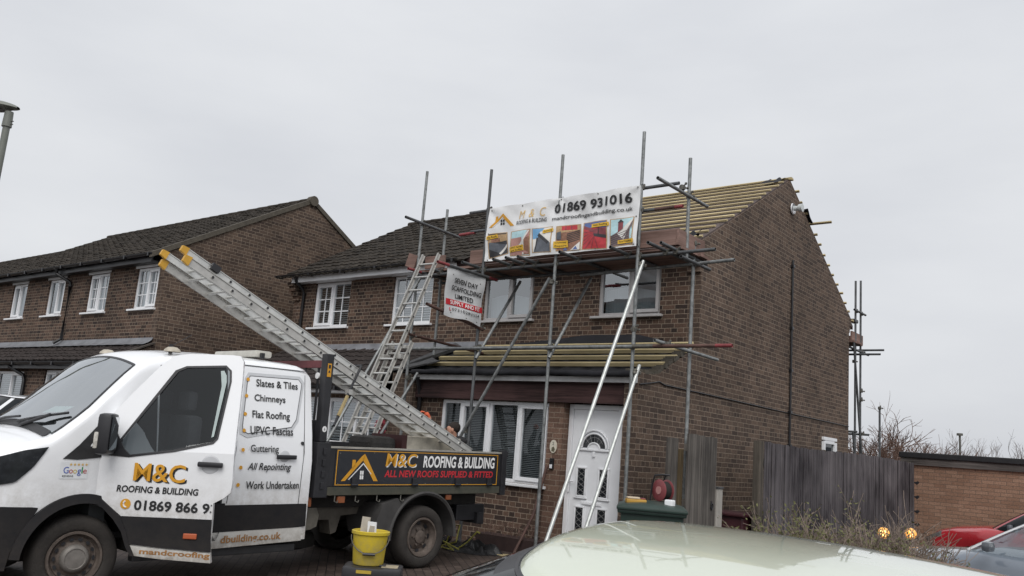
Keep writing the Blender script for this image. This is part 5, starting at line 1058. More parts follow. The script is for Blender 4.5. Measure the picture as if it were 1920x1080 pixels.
for y in (.26, WID-.26-.205):
    t = MB(); t.lathe([(.22, 0), (.30, -.005), (.345, .02), (.36, .05), (.36, .155), (.345, .195), (.30, .205), (.22, .205)], (3.959, y, .36), 'Y', TYRE, 40); t.build('inner_tyre', tk, smooth=45)
# open front door: hinged at u=.09, swung 42 degrees
DA = R(42)
def dside(s, h, off=0.): return (s, inset(h)-off, h)
dout = [(-.02, .89), (-.02, 1.2), (.005, 1.56), (.18, 1.81), (.36, 2.05), (.46, 2.15), (.60, 2.18), (.985, 2.195), (1.055, 2.19), (1.088, 2.14), (1.105, 1.95), (1.145, 1.05), (1.138, .97), (1.09, .925), (1.003, .874), (1.008, .74), (1.012, .50), (1.037, .37), (.60, .385), (.392, .402), (.35, .46), (.30, .56), (.22, .68), (.12, .80)]
winb = [(.06, 1.235), (.075, 1.27), (.50, 2.02), (.59, 2.065), (.94, 2.095), (.995, 2.05), (1.01, 1.95), (.975, 1.43), (.94, 1.385), (.63, 1.30), (.24, 1.23)]
wing = [(.10, 1.262), (.53, 2.00), (.60, 2.038), (.93, 2.065), (.968, 2.03), (.982, 1.94), (.95, 1.445), (.925, 1.41), (.62, 1.327), (.24, 1.26)]
import mathutils
def filled(mb, outer, hole, fn, off, m):
    """polygon with a hole, tessellated"""
    polys = [[Vector((a, h, 0)) for a, h in outer]]+([[Vector((a, h, 0)) for a, h in hole]] if hole else [])
    tri = mathutils.geometry.tessellate_polygon(polys); pts = [p for q in polys for p in q]; mb.add([fn(p.x, p.y, off) for p in pts], [tuple(t) for t in tri], m)
wing = [(.60+(a-.60)*1.03, 1.66+(h-1.66)*1.025) for a, h in wing]
b = MB(); DO = dense(dout, .12); filled(b, DO, winb, dside, 0, WPNT); filled(b, DO, winb, dside, -.055, WPNT)
n = len(DO); b.add([dside(a, h, 0) for a, h in DO]+[dside(a, h, -.055) for a, h in DO], [(i, (i+1) % n, n+(i+1) % n, n+i) for i in range(n)], WPNT)
fd = b.build('front_door', tk, fix=True); fd.location = (.09, 0, 0); fd.rotation_euler = (0, 0, -DA); fd['label'] = 'open white front door with dark window and gold lettering'
b = MB(); filled(b, winb, wing, dside, .006, BLKM); b.add([dside(a, h, .006) for a, h in winb]+[dside(a, h, -.06) for a, h in winb], [(i, (i+1) % len(winb), len(winb)+(i+1) % len(winb), len(winb)+i) for i in range(len(winb))], BLKM); b.build('window_frame', fd, fix=False)
b = MB(); b.poly([dside(*p, -.004) for p in wing], glass('dark_door_glass', tint=(.36, .39, .40), refl=.045)); b.build('door_window', fd, fix=False)
b = MB(); b.poly([dside(*p, .009) for p in ((.958, 2.0), (.968, 1.94), (.935, 1.45), (.915, 1.44), (.93, 1.9), (.90, 2.04), (.93, 2.045))], mat('pale_window_edge', (.40, .47, .46), .2, var=.1)); b.build('window_strip', fd, fix=False)
def dpatch(name, pts, m, off=.005, thick=.008): return spatch(name, pts, m, off, fd, dside, thick)
dpatch('door_cladding', [(.235, .728), (.62, .732), (1.007, .735), (1.012, .60), (1.028, .462), (.62, .478), (.335, .498), (.30, .56)], CLAD, .016, .02)
dpatch('door_arch_trim', [(-.02, .89), (.03, .885), (.14, .80), (.235, .728), (.30, .60), (.34, .495), (.392, .40), (.36, .40), (.31, .48), (.26, .60), (.18, .70), (.08, .79), (-.02, .83)], CLAD, .024, .03)
dpatch('door_sill', [(.345, .488), (.62, .468), (1.028, .452), (1.037, .37), (.60, .385), (.392, .402)], MATS['dirty_white_sill'], .010, .012)
b = MB(); put_text(b, 'mandcroofing', (.43, 1.025, .395, .455), lambda a, c: dside(a, c-.02*(a-.43)+.012, .012), RUSTK, bold=.03); b.build('sill_lettering', fd, fix=False)
b = MB(); b.box((.784, -.030, .565), (.90, -.016, .612), mat('orange_repeater', (.42, .10, .04), .35, var=.1), bev=.008); b.build('side_repeater', fd)
b = MB(); b.box((.835, -.045, 1.183), (1.055, -.012, 1.228), BLKM, bev=.014); ho = b.build('door_handle', fd, smooth=50); b = MB(); b.lathe([(0, -.003), (.07, -.003), (.082, .0)], (.94, 0, 1.205), 'Y', GREYW, 24); b.build('handle_recess', ho, fix=False)
b = MB()
put_text(b, 'M&C', (.315, .755, 1.022, 1.178), lambda a, c: dside(a, c, .004), INK, bold=.012, shear=.0); 
put_text(b, 'M&C', (.298, .738, 1.032, 1.188), lambda a, c: dside(a, c, .007), GOLD, bold=.012, shear=.0); b.build('name_lettering', fd, fix=False)
b = MB(); put_text(b, 'ROOFING & BUILDING', (.172, .865, .932, .990), lambda a, c: dside(a, c, .005), INK, bold=.028, shear=.08); b.build('trade_lettering', fd, fix=False)
b = MB(); put_text(b, '01869 866 93', (.335, 1.035, .782, .872), lambda a, c: dside(a, c, .005), INK, bold=.028)
# the last digit runs off the edge of the door
b.v = [tuple(v) for v in b.v]; keep = [i for i, f in enumerate(b.f) if max(b.v[k][0] for k in f) < 1.003]; b.f = [b.f[i] for i in keep]; b.m = [b.m[i] for i in keep]; b.build('phone_lettering', fd, fix=False)
b = MB(); b.poly([dside(*p, .005) for p in disc(.262, .832, .044, 24)], GOLD); b.path([dside(.262+.020*math.cos(R(a))+.004, .832+.026*math.sin(R(a)), .007) for a in range(110, 300, 20)], .007, WINK, 5); b.build('phone_symbol', fd, fix=False)
dpatch('mirror_mount', [(-.01, 1.235), (.0, 1.50), (.05, 1.52), (.19, 1.30), (.26, 1.24)], BLKM, .010, .02)
b = MB(); b.box((.03, -.29, 1.25), (.15, -.08, 1.60), BLKM, bev=.04); b.box((.06, -.10, 1.27), (.13, .0, 1.36), BLKM, bev=.02); mo = b.build('door_mirror', fd, smooth=50)
b = MB(); b.box((.022, -.297, 1.30), (.06, -.20, 1.44), mat('clear_indicator_lens', (.50, .48, .44), .15, var=.4, scale=30), bev=.015); b.build('mirror_indicator', mo, smooth=50)
b = MB(); b.poly([(.152, -.27, 1.29), (.152, -.10, 1.29), (.152, -.10, 1.57), (.152, -.27, 1.57)], mat('mirror_glass', (.7, .72, .74), .03, 1.0, var=0)); b.build('mirror_glass', mo, fix=False)

# tipper bed
SU0, SU1, SZ0, SZ1 = 2.43, 5.235, .955, 1.375
b = MB(); b.box((SU0+.05, -.02, SZ0), (SU1-.02, .015, SZ1), BLKM, bev=.006); b.box((SU0+.05, -.028, SZ1-.012), (SU1-.02, .018, SZ1+.008), mat('bare_edge', (.40, .38, .34), .5, .4, var=.2)); ds = b.build('drop_side', tk); ds['label'] = 'black drop side with gold bordered roofing signboard'
b = MB(); b.box((2.575, -.0265, SZ0+.005), (5.15, -.021, SZ1-.018), mat('sign_black', (.016, .017, .022), .3, var=.15, scale=4, coat=.2)); b.build('sign_board', ds)
pf = lambda o: (lambda a, c: (a, -.0265-o, c))
b = MB()
for (a0, c0, a1, c1) in ((2.59, .97, 5.135, .978), (2.59, 1.338, 5.135, 1.346), (2.59, .978, 2.60, 1.338), (5.125, .978, 5.135, 1.338)): b.box((a0, -.0285, c0), (a1, -.0268, c1), GOLD)
b.build('sign_border', ds)
bl = tl = None
b = MB(); put_text(b, 'M&C', (3.285, 3.755, 1.168, 1.318), pf(.002), WINK, bold=.012, shear=.12); put_text(b, 'M&C', (3.27, 3.74, 1.178, 1.328), pf(.004), GOLD, bold=.012, shear=.12); b.build('name_lettering', ds, fix=False)
b = MB(); put_text(b, 'ROOFING & BUILDING', (3.845, 5.075, 1.172, 1.312), pf(.003), WINK, bold=.03, shear=.08); b.build('trade_lettering', ds, fix=False)
b = MB(); put_text(b, 'ALL NEW ROOFS SUPPLIED & FITTED', (3.265, 5.055, 1.058, 1.138), pf(.003), RINK, bold=.028, shear=.1); b.build('slogan_lettering', ds, fix=False)
b = MB()
for P in ([(2.665, 1.015), (2.72, 1.015), (2.96, 1.255), (2.965, 1.312), (2.93, 1.29)], [(3.175, 1.015), (3.115, 1.015), (2.945, 1.245), (2.965, 1.312), (2.99, 1.28)], [(2.80, 1.13), (2.845, 1.17), (2.845, 1.245), (2.80, 1.245)]): b.poly([(a, -.0292, c) for a, c in P], GOLD)
for P in ([(2.76, 1.03), (2.955, 1.215), (2.958, 1.20), (2.775, 1.03)], [(3.08, 1.09), (2.955, 1.215), (2.952, 1.20), (3.07, 1.09)]): b.poly([(a, -.0298, c) for a, c in P], WINK)
for i in (0, 1):
    for j in (0, 1): b.poly([(2.918+i*.027+p, -.0298, 1.035+j*.05+q) for p, q in ((0, 0), (.022, 0), (.022, .042), (0, .042))], WINK)
b.build('house_logo', ds, fix=False)
b = MB()
for u in (2.84, 3.72, 4.42, 4.98): b.box((u-.03, -.045, .965), (u+.03, -.028, 1.05), BLKM, bev=.004); b.tube((u-.045, -.05, .975), (u+.045, -.05, .975), .012, BLKM, 8)
b.build('hinge', ds)
for k, (u, h) in enumerate(((2.63, 1.31), (3.1, 1.325), (3.9, .985), (4.6, .985), (5.1, 1.325), (2.63, .985))):
    b = MB(); b.tube((u, -.030, h), (u, -.0265, h), .008, COUP, 8); b.build('rivet', ds)
RAIL = dirty_paint('green_grey_rail', (.05, .055, .045), .8, 1.0, rough=.7, coat=0, mud=(.12, .105, .08), amt=.8, floor=.3)
b = MB(); b.box((2.44, -.025, .862), (5.2, .05, .950), RAIL, bev=.006); b.box((2.44, WID-.03, .862), (5.2, WID+.03, .95), RAIL); b.box((2.44, .05, .90), (5.2, WID-.03, .945), BLKM); b.build('bed_frame', tk)
b = MB(); b.box((2.48, WID-.01, .955), (5.21, WID+.02, 1.375), BLKM); b.build('far_side', tk); b = MB(); b.box((5.205, .03, .955), (5.235, WID-.01, 1.36), BLKM); b.build('tailboard', tk)
b = MB(); b.box((5.20, -.05, .84), (5.285, .02, 1.41), BLKM, bev=.008); b.box((5.285, -.03, 1.33), (5.32, -.01, 1.40), BLKM); [b.tube((5.215+.05*(k % 2), -.055, .88+.05*k), (5.215+.05*(k % 2), -.048, .88+.05*k), .010, BLKR, 8) for k in range(6)]; b.build('corner_post', tk)
b = MB(); b.box((5.20, WID-.02, .84), (5.285, WID+.05, 1.41), BLKM); b.build('corner_post', tk)
b = MB(); b.box((2.33, -.03, .84), (2.50, .10, 1.42), BLKM, bev=.006); [b.box((2.40, -.045, .93+.12*k), (2.44, -.028, 1.0+.12*k), BLKM, bev=.004) for k in range(4)]; b.build('front_post', tk)
b = MB(); b.box((2.365, .0, 1.42), (2.455, .11, 2.37), BLKM, bev=.012); b.box((2.365, WID-.11, 1.42), (2.455, WID, 2.37), BLKM, bev=.012); b.box((2.385, .115, 2.22), (2.44, WID-.115, 2.30), mat('dull_red_bar', (.13, .035, .04), .6, var=.25)); b.box((2.39, .115, .95), (2.43, WID-.115, 1.65), BLKM)
for k in range(7): b.box((2.40, .20+.25*k, 1.651), (2.42, .22+.25*k, 2.219), BLKM)
ho = b.build('headboard', tk); ho['label'] = 'black headboard frame with a dull red top bar'
b = MB(); b.box((2.375, -.004, 2.12), (2.425, -.0005, 2.265), GOLD); b.prism([(2.385, -.0045, 2.165), (2.415, -.0045, 2.165), (2.40, -.0045, 2.195)], (0, -.001, 0), BLKM); b.poly([(2.385, -.0045, 2.21), (2.415, -.0045, 2.21), (2.415, -.0045, 2.25), (2.385, -.0045, 2.25)], BLKM); b.build('warning_sticker', ho)
b = MB(); b.poly([(2.41+.028*math.cos(R(a)), -.001, 1.56+.032*math.sin(R(a))) for a in range(0, 360, 15)], WINK); put_text(b, '6', (2.402, 2.418, 1.545, 1.575), lambda a, c: (a, -.003, c), INK); b.build('weight_disc', ho, fix=False)
b = MB(); b.lathe([(0, 0), (.035, 0), (.035, .015)], (2.36, .16, 2.13), 'X', WINK, 14); b.build('work_lamp', ho)
# chassis, tank, mudguard, lights
b = MB()
for y in (.62, 1.36): b.box((.6, y, .52), (5.0, y+.08, .70), BLKR)
b.tube((3.959, .3, .36), (3.959, WID-.3, .36), .06, BLKR, 10); b.lathe([(0, -.14), (.1, -.13), (.15, 0), (.1, .13), (0, .14)], (3.959, WID/2, .36), 'X', BLKR, 16); b.box((2.4, .3, .70), (5.1, WID-.3, .88), BLKR); b.build('chassis', tk)
TANK = mat('dirty_pale_panel', (.20, .185, .155), .8, var=.35, scale=8); b = MB(); b.prism([(2.24, .3, .70), (2.62, .3, .70), (2.66, .3, .62), (2.64, .3, .50), (2.56, .3, .47), (2.22, .3, .44)], (0, .35, 0), TANK); b.build('side_tank', tk)
b = MB(); b.prism([(2.62, .36, .76), (3.30, .36, .70), (3.30, .36, .62), (3.0, .36, .60), (2.95, .36, .42), (2.88, .36, .40), (2.84, .36, .56), (2.66, .36, .56)], (0, .2, 0), mat('dirty_bracket', (.10, .09, .075), .8, var=.35)); b.build('chassis_bracket', tk)
b = MB(); b.lathe([(0, 0), (.2, .0), (.34, .04), (.345, .14), (.3, .2), (0, .2)], (2.75, 1.05, .17), 'Z', BLKR, 32); b.build('spare_wheel', tk, smooth=40)
AMK = mat('amber_marker', (.25, .08, .03), .4, var=.3)
for lo, hi in (((2.33, .05, .74), (2.37, .08, .88)), ((2.66, -.01, .78), (2.76, .02, .85)), ((4.28, -.005, .79), (4.37, .02, .85))): b = MB(); b.box(lo, hi, AMK, bev=.006); b.build('marker_lens', tk)
MG = mat('faded_mudguard', (.045, .043, .042), .75, var=.3, scale=6); b = MB(); A = [R(a) for a in range(-2, 183, 8)]; n = len(A); rO, rI = .535, .50
def mgp(r, a, y): return (3.93+r*math.cos(a), y, .37+r*math.sin(a)*.985)
vs = [mgp(rr, a, y) for a in A for rr, y in ((rO, .62), (rO, -.03), (rO-.02, -.045), (rI-.01, -.03), (rI-.01, .62))]
b.add(vs, [(5*i+k, 5*i+k+1, 5*(i+1)+k+1, 5*(i+1)+k) for i in range(n-1) for k in range(4)], MG); b.prism([(3.43, -.03, .37), (3.25, -.03, .40), (3.20, -.03, .56), (3.28, -.03, .76), (3.50, -.03, .82), (3.56, -.03, .74), (3.47, -.03, .60)], (0, .55, 0), MG); b.build('mudguard', tk, smooth=40)
b = MB(); b.box((4.72, .25, .50), (5.22, .32, .70), BLKM, bev=.01); b.box((5.05, .2, .46), (5.15, WID-.2, .60), BLKM); b.box((5.18, .27, .44), (5.25, WID-.27, .66), BLKM, bev=.01); b.build('rear_underrun_bar', tk)
b = MB(); 
for u in (2.62, 2.9, 3.2, 3.55): b.path([(u, -.01, .86), (u-.01, -.02, .80), (u+.02, -.03, .785), (u+.03, -.03, .81)], .007, COUP, 6)
b.build('rope_hook', tk)
# load: two nested ladders strapped over the headboard, board box in the tray
def T(u, y, h): return Vector((tu*u-tv*y+tw*h)+to)
ll = thing('extension_ladder', 'long double aluminium ladder strapped on the truck, rising over the cab with yellow end plugs', 'ladder', group='aluminium ladders')
lb, lt = T(5.03, .62, 1.29), T(.83, .62, 3.15); wdir = -tv
ln_ = (lt-lb).normalized(); nn = Vector((0, 0, 1)); nn = (nn-ln_*nn.dot(ln_)).normalized()
ladder(ll, lb, lt+ln_*.0, wdir, .50, sd=.088, st=.028, rung=.255, m=ALU, rm=ALUB, plug=YELP)
ladder(ll, lb+nn*.082, lt+nn*.082+ln_*.06, wdir, .43, sd=.075, st=.026, rung=.255, first=.25, m=ALUB, rm=ALUB, plug=YELP)
mb = MB()
for s in (-1,): p = lt+nn*.07-ln_*.30+wdir*(s*.25); q_ = ln_.to_track_quat('X', 'Z').to_matrix().to_4x4(); mb.box((-.05, -.03, .0), (.05, .01, .07), BLKM, mtx=Matrix.Translation(p) @ q_)
mb.build('ladder_guide', ll)
mb = MB(); P0 = T(2.52, -.01, 1.60); P1 = lb+(lt-lb)*.475-wdir*.265-nn*.06; P2 = P1+nn*.20+wdir*-.005; P3 = P2+wdir*.52; 
def strap(mb, a, b_, m, w_=.022): d = (b_-a).normalized(); s = d.cross(nn).normalized()*0+ln_*w_; mb.add([a-s, a+s, b_+s, b_-s, ], [(0, 1, 2, 3)], m)
mb.path([P3, P2+nn*.01, P2, P1, P0], .016, BLKM, 6); mb.build('ratchet_strap', ll); mb = MB(); mb.path([P1+(P0-P1)*.35, P1+(P0-P1)*.8], .022, mat('old_yellow_webbing', (.35, .27, .13), .8, var=.3), 6); mb.box(tuple(P1+(P0-P1)*.25-Vector((.03, .03, .03))), tuple(P1+(P0-P1)*.25+Vector((.03, .03, .03))), ALU); mb.build('ratchet', ll)
mb = MB(); q_ = tk.matrix_world.copy(); mb.box((4.02, .55, 1.0), (5.0, 1.15, 1.52), mat('cream_board', (.50, .46, .38), .8, var=.25, scale=7), bev=.006, mtx=q_); mb.box((3.98, .545, 1.0), (4.06, 1.155, 1.53), mat('dark_maroon_tape', (.06, .02, .02), .6, var=.2), mtx=q_); o = mb.build('board_crate'); tag(o, 'cream board crate with a maroon corner in the truck bed under the ladder', 'crate')
mb = MB(); mb.box((3.55, .6, 1.0), (3.95, 1.1, 1.50), mat('dark_sack', (.03, .028, .026), .8, var=.4, bump=.5), bev=.08, mtx=q_); o = mb.build('dark_sack'); tag(o, 'dark sack in the truck bed left of the cream crate', 'sack')

# ------------------------------------------------------------------ parked cars
def car(label, loc, rot, Ln, Wd, H, paint, roofm=None, pillar=None, belt=.93, hood=.86, x=(.95, 1.65, 3.3, 3.9), hwr=.60, glassm=None, lights=True, crown=.04, group=None, arch=.03, er=5, seal=.008):
    c = thing('parked_car', label, 'car', loc, rot, 'parked cars'); hw = Wd/2; roofm = roofm or paint; pillar = pillar or paint
    xb0, xr0, xr1, xb1 = x; glassm = glassm or mat('dark_car_glass', (.012, .015, .017), .04, var=0, spec=.22)
    S = [(0, hood-.36, .78), (.06, hood-.22, .86), (.22, hood-.10, .94), (.5, hood-.02, .985), (xb0-.05, hood+.04, 1.), (xb0+.25, belt+.01, 1.), (Ln*.5, belt+.01, 1.), (xb1-.2, belt+.01, 1.), (xb1+.02, belt+.02, .985), (Ln-.1, belt-.02, .94), (Ln, belt-.2, .87)]
    b = MB(); rows = []
    xs = sorted(set([s[0] for s in S]+[Ln*k/28 for k in range(29)]))
    for X in xs:
        for A, B in zip(S, S[1:]):
            if A[0] <= X <= B[0]: t = (X-A[0])/(B[0]-A[0]); zt = A[1]+(B[1]-A[1])*t; k = A[2]+(B[2]-A[2])*t; break
        zb = .22
        for ax in (.78, Ln-.75):
            if abs(X-ax) < .36: zb = max(zb, .30+math.sqrt(.36**2-(X-ax)**2))
        w_ = hw*k; P = [(-w_+.05, zb), (-w_+.015, zb+(zt-zb)*.3), (-w_, zb+(zt-zb)*.55), (-w_+.02, zb+(zt-zb)*.82), (-w_+.06, zt-.045), (-w_+.13, zt-.008), (-w_*.5, zt+.022), (0, zt+.032)]
        rows.append([(X, y, z) for y, z in P]+[(X, -y, z) for y, z in P[-2::-1]])
    nc = len(rows[0]); k0 = len(b.v)
    for r_ in rows: b.v += r_
    for i in range(len(rows)-1):
        for j in range(nc-1): b.f.append((i*nc+j, i*nc+j+1, (i+1)*nc+j+1, (i+1)*nc+j)); b.m.append(b.mi(paint))
    b.poly(rows[0][::-1], paint); b.poly(rows[-1], paint); b.build('body', c, smooth=40)
    NTt = 240
    def sup(t, cx, hx, hy, e):
        a = 2*math.pi*t; ca, sa = math.cos(a), math.sin(a)
        if isinstance(e, tuple): e = e[0] if ca < 0 else e[1]
        return cx+hx*math.copysign(abs(ca)**(2/e), ca), hy*math.copysign(abs(sa)**(2/e), sa)
    zr = H-crown-arch
    def rz(X, y): return zr+crown*(1-min(1, abs(y)/hwr)**2)+arch*(1-((X-(xr0+xr1)/2)/((xr1-xr0)/2))**2)
    def ring(t, v):
        X0, Y0 = sup(t, (xb0+xb1)/2, (xb1-xb0)/2, hw-.05, 6); X1, Y1 = sup(t, (xr0+xr1)/2, (xr1-xr0)/2, hwr, er)
        bul = .035*math.sin(math.pi*v); X = X0+(X1-X0)*v; Y = Y0+(Y1-Y0)*v; z = belt+.0+(rz(X1, Y1)-belt)*v
        return (X, Y+math.copysign(bul*.7, Y), z+bul*.3)
    def ispil(tm):
        X0, Y0 = sup(tm, (xb0+xb1)/2, (xb1-xb0)/2, hw-.05, 6); side_ = abs(Y0) > hw-.14; a = abs((X0-xb0)/(xb1-xb0))
        corner = (not (abs(Y0) < hw-.22)) and (a < .045 or a > .955)
        return corner or (side_ and abs(a-.50) < .022) or (side_ and a > .86)
    flags = [ispil((i+.5)/NTt) for i in range(NTt)]; k0 = next(i for i in range(NTt) if flags[i] != flags[i-1]); cur = MB()
    for n_ in range(NTt):
        i = (k0+n_) % NTt; t0, t1 = i/NTt, (i+1)/NTt; p = flags[i]
        for j in range(14): cur.add([ring(t0, j/14), ring(t1, j/14), ring(t1, (j+1)/14), ring(t0, (j+1)/14)], [(0, 1, 2, 3)], BLKM if j == 13 and not p else (pillar if p else glassm))
        if n_ == NTt-1 or flags[(i+1) % NTt] != p: cur.build('roof_pillar' if p else 'window', c, smooth=60); cur = MB()
    r_ = MB()
    def rf_(t, v):
        X1, Y1 = sup(t, (xr0+xr1)/2, (xr1-xr0)/2+.012, hwr+.012, er); cx = (xr0+xr1)/2; X, Y = cx+(X1-cx)*v, Y1*v
        e = max(0, (v-.965)/.035); return (X, Y, rz(X, Y)+.012-.016*e*e)
    r_.grid(rf_, NTt, 40, roofm); r_.build('roof', c, smooth=60)
    t_ = MB(); t_.path([(lambda X, Y: (X, Y, rz(X, Y)-.010))(*sup(k/NTt, (xr0+xr1)/2, (xr1-xr0)/2+.012+seal*.8, hwr+.012+seal*.8, er)) for k in range(NTt+1)], seal, BLKM, 5); t_.build('roof_seal', c, smooth=60)
    if lights:
        for s in (-1, 1):
            l = MB(); l.grid(lambda u, v: (.02+.30*u+.0*v, s*(hw*(.90+.085*u)-.30*(1-u)*(1-v)*.6), hood-.345+.10*v+.17*u), 6, 3, mat('clear_headlamp', (.30, .30, .29), .1, var=.3, scale=20)); l.build('headlight', c, smooth=60, fix=False)
    for s in (-1, 1):
        m_ = MB(); m_.box((xb0+.36, s*(hw+.0)-.0 if s > 0 else -hw-.15, belt+.02), (xb0+.45, hw+.15 if s > 0 else -hw-.0, belt+.12), mat('mirror_shell', (.10, .11, .125), .3, var=.1, coat=.4) if paint is not FGP else paint, bev=.04); m_.build('door_mirror', c, smooth=50)
        for ax in (.78, Ln-.75):
            w_ = MB(); g_ = -1 if s > 0 else 1; w_.lathe([(.0, .02*g_), (.19, .02*g_), (.20, 0), (.29, 0), (.315, .03*g_), (.315, .19*g_), (.2, .2*g_)], (ax, s*(hw-.02), .315), 'Y', TYRE, 28, mats=[RIMM, RIMM, TYRE, TYRE, TYRE, TYRE]); w_.build('wheel', c, smooth=45)
    st_ = MB(); st_.box((.72, -hw+.1, .2), (1.6, hw-.1, .6), DARK); st_.build('underbody', c)
    return c
FGP = mat('pale_green_white_paint', (.60, .645, .52), .22, var=.035, scale=1.5, coat=1.0)
fc = car('pale greenish white car in the near foreground, its rounded roof filling the bottom edge', (0, 0, 0), 0, 4.0, 1.72, 1.50, FGP, pillar=mat('dark_car_glass', (.012, .015, .017), .04, var=0, spec=.22), x=(.62, 1.55, 3.03, 3.75), hwr=.561, belt=.96, hood=.92, crown=.048, arch=.036, er=3.4, seal=.007)
_ax = Vector((math.cos(.126), math.sin(.126), -.074)).normalized(); _ay = Vector((-math.sin(.126), math.cos(.126), .074)).normalized(); _az = _ax.cross(_ay).normalized(); _ay = _az.cross(_ax)
_o = Vector((-.49, 1.945, 1.258))-_ax*2.29-_az*1.512
fc.matrix_world = Matrix(((_ax.x, _ay.x, _az.x, _o.x), (_ax.y, _ay.y, _az.y, _o.y), (_ax.z, _ay.z, _az.z, _o.z), (0, 0, 0, 1)))
GREYP = mat('blue_grey_car_paint', (.155, .18, .215), .25, var=.06, scale=2, coat=.8); SILV = mat('satin_silver_trim', (.66, .67, .67), .3, var=.06)
car('blue grey car with silver roof pillars behind the bare twigs', (-3.05, 10.99, -.17), R(-12), 4.4, 1.82, 1.50, GREYP, roofm=mat('black_car_roof', (.012, .012, .014), .2, var=0, coat=.6), pillar=SILV, x=(1.15, 2.0, 3.2, 4.15), hwr=.62, belt=.98, hood=.90, glassm=glass('grey_car_glass', tint=(.68, .72, .74), refl=.14))
REDC = mat('red_car_paint', (.36, .012, .02), .25, var=.08, scale=2, coat=.8)
rc = car('red car parked beside the orange brick garage, seen behind the blue grey car', (-4.30, 18.85, -.30), 0, 4.2, 1.76, 1.48, REDC, x=(1.05, 1.75, 3.2, 4.0), hwr=.60, hood=.97, belt=1.0)
AMB = mat('glowing_amber_glass', (.8, .45, .12), .3, var=.35, scale=60, emit=(1, .36, .05, .75), stretch=(1, 1, .05)); AMBC = mat('glowing_filament', (1, .7, .3), .3, var=0, emit=(1, .62, .22, 2.6))
for lab, x, y, z in (('round amber light glowing behind bare twigs, left one of the pair', -3.07, 11.03, .817), ('round amber light glowing behind bare twigs, right one near the garage', -2.83, 11.26, .832)):
    gl0 = thing('amber_light', lab, 'light', (x, y, z), group='glowing amber lights'); b = MB(); b.lathe([(0, -.068), (.036, -.058), (.061, -.027), (.068, 0), (.061, .027), (.036, .058), (0, .068)], (0, 0, 0), 'Z', AMB, 20); b.build('globe', gl0, smooth=80)  # globe, filament and stake are made up to carry an amber glow of unknown source
    b = MB(); [b.tube((.028*k*.77-.06*-.25, .028*k*.63-.06*.97-.014, -.03-.004*k), (.028*k*.77+.015, .028*k*.63-.072, .035), .007, AMBC, 6) for k in (-1, 0, 1)]; b.build('filament', gl0); b = MB(); b.tube((0, 0, -z-.28), (0, 0, -.07), .012, BLKM, 8); b.build('stake', gl0)
car('white car at far left behind the truck bonnet, before the terraced house', (-16.7, 4.7, .0), R(90), 4.3, 1.8, 1.70, mat('white_car_paint', (.70, .71, .73), .25, var=.05, coat=.8), x=(.95, 1.6, 3.7, 4.2), hwr=.66, belt=1.08, hood=1.0)

# ------------------------------------------------------------------ shrubs, trees
shrub('olive leaved shrub, leftmost of the twiggy bushes before the board fence', -2.50, 7.6, -.3, 1.80, 26, TWG, LEAF, 4, .46, .16, 2)
shrub('bare pale twiggy shrub just right of the olive leaved one, before the fence', -2.33, 7.75, -.3, 1.72, 24, TWG, None, 4, .46, .16, 3)
shrub('bare pale twiggy shrub in front of the glowing lights', -2.12, 7.95, -.3, 1.75, 18, TWG, None, 4, .44, .16, 4)
shrub('low brown twiggy shrub in front of the blue grey bonnet', -1.85, 7.7, -.3, 1.35, 14, TWG, LEAF, 4, .48, .18, 5)
shrub('dark bare twigs in the bottom right corner before the blue grey car door', -1.02, 6.0, -.3, 1.5, 7, TWD, None, 4, .5, .12, 6)
def tree(lab, x, y, h, seed, n=5, m=TWR, spread=.5, r=.05, w=.5):
    random.seed(seed); t = thing('bare_tree', lab, 'tree', (0, 0, 0), group='bare trees beyond the fence and garage'); mb = MB(); tr = MB()
    tr.path([(x, y, -.05), (x+.03, y, h*.16), (x, y+.05, h*.30)], r, TWD, 8, rads=[r*1.2, r, r*.8]); tr.build('trunk', t, smooth=60)
    for i in range(n):
        a = random.uniform(0, 6.28); d = Vector((math.cos(a)*w*1.5, math.sin(a)*w*1.5, 1)); twigs(mb, Vector((x, y, h*(.12+.16*random.random()))), d, h*.34, r*.45, 5, m, spread, None, .10, 2, 3)
    mb.build('crown', t, fix=False); return t
tree('bushy bare tree behind the fence next to the rear scaffold', -6.3, 24.3, 2.9, 31, 18, w=.7, r=.075); tree('bare tree with reddish twigs between rear scaffold and garage roof', -7.2, 25.4, 2.9, 32, 14, w=.5, r=.075); tree('low bare tree whose twigs reach over the left end of the garage roof', -6.0, 24.8, 2.1, 33, 10, w=.45, r=.06)
for k, (x, y, h, lab) in enumerate(((-6.2, 33, 2.9, 'thin bare tree showing above the garage roof by the vent pole'), (-4.7, 32.5, 2.75, 'thin bare tree above the garage roof near the right edge'))): tree(lab, x, y, h, 40+k, 6, TWD, .35, .045, .35)
b = MB(); b.tube((-6.79, 33.5, -.3), (-6.79, 33.5, 3.12), .035, COUP, 8); b.tube((-6.79, 33.5, 3.12), (-6.79, 33.5, 3.2), .10, COUP, 8); o = b.build('vent_pole', smooth=40); tag(o, 'thin grey capped pole standing beyond the garage roof', 'pole')

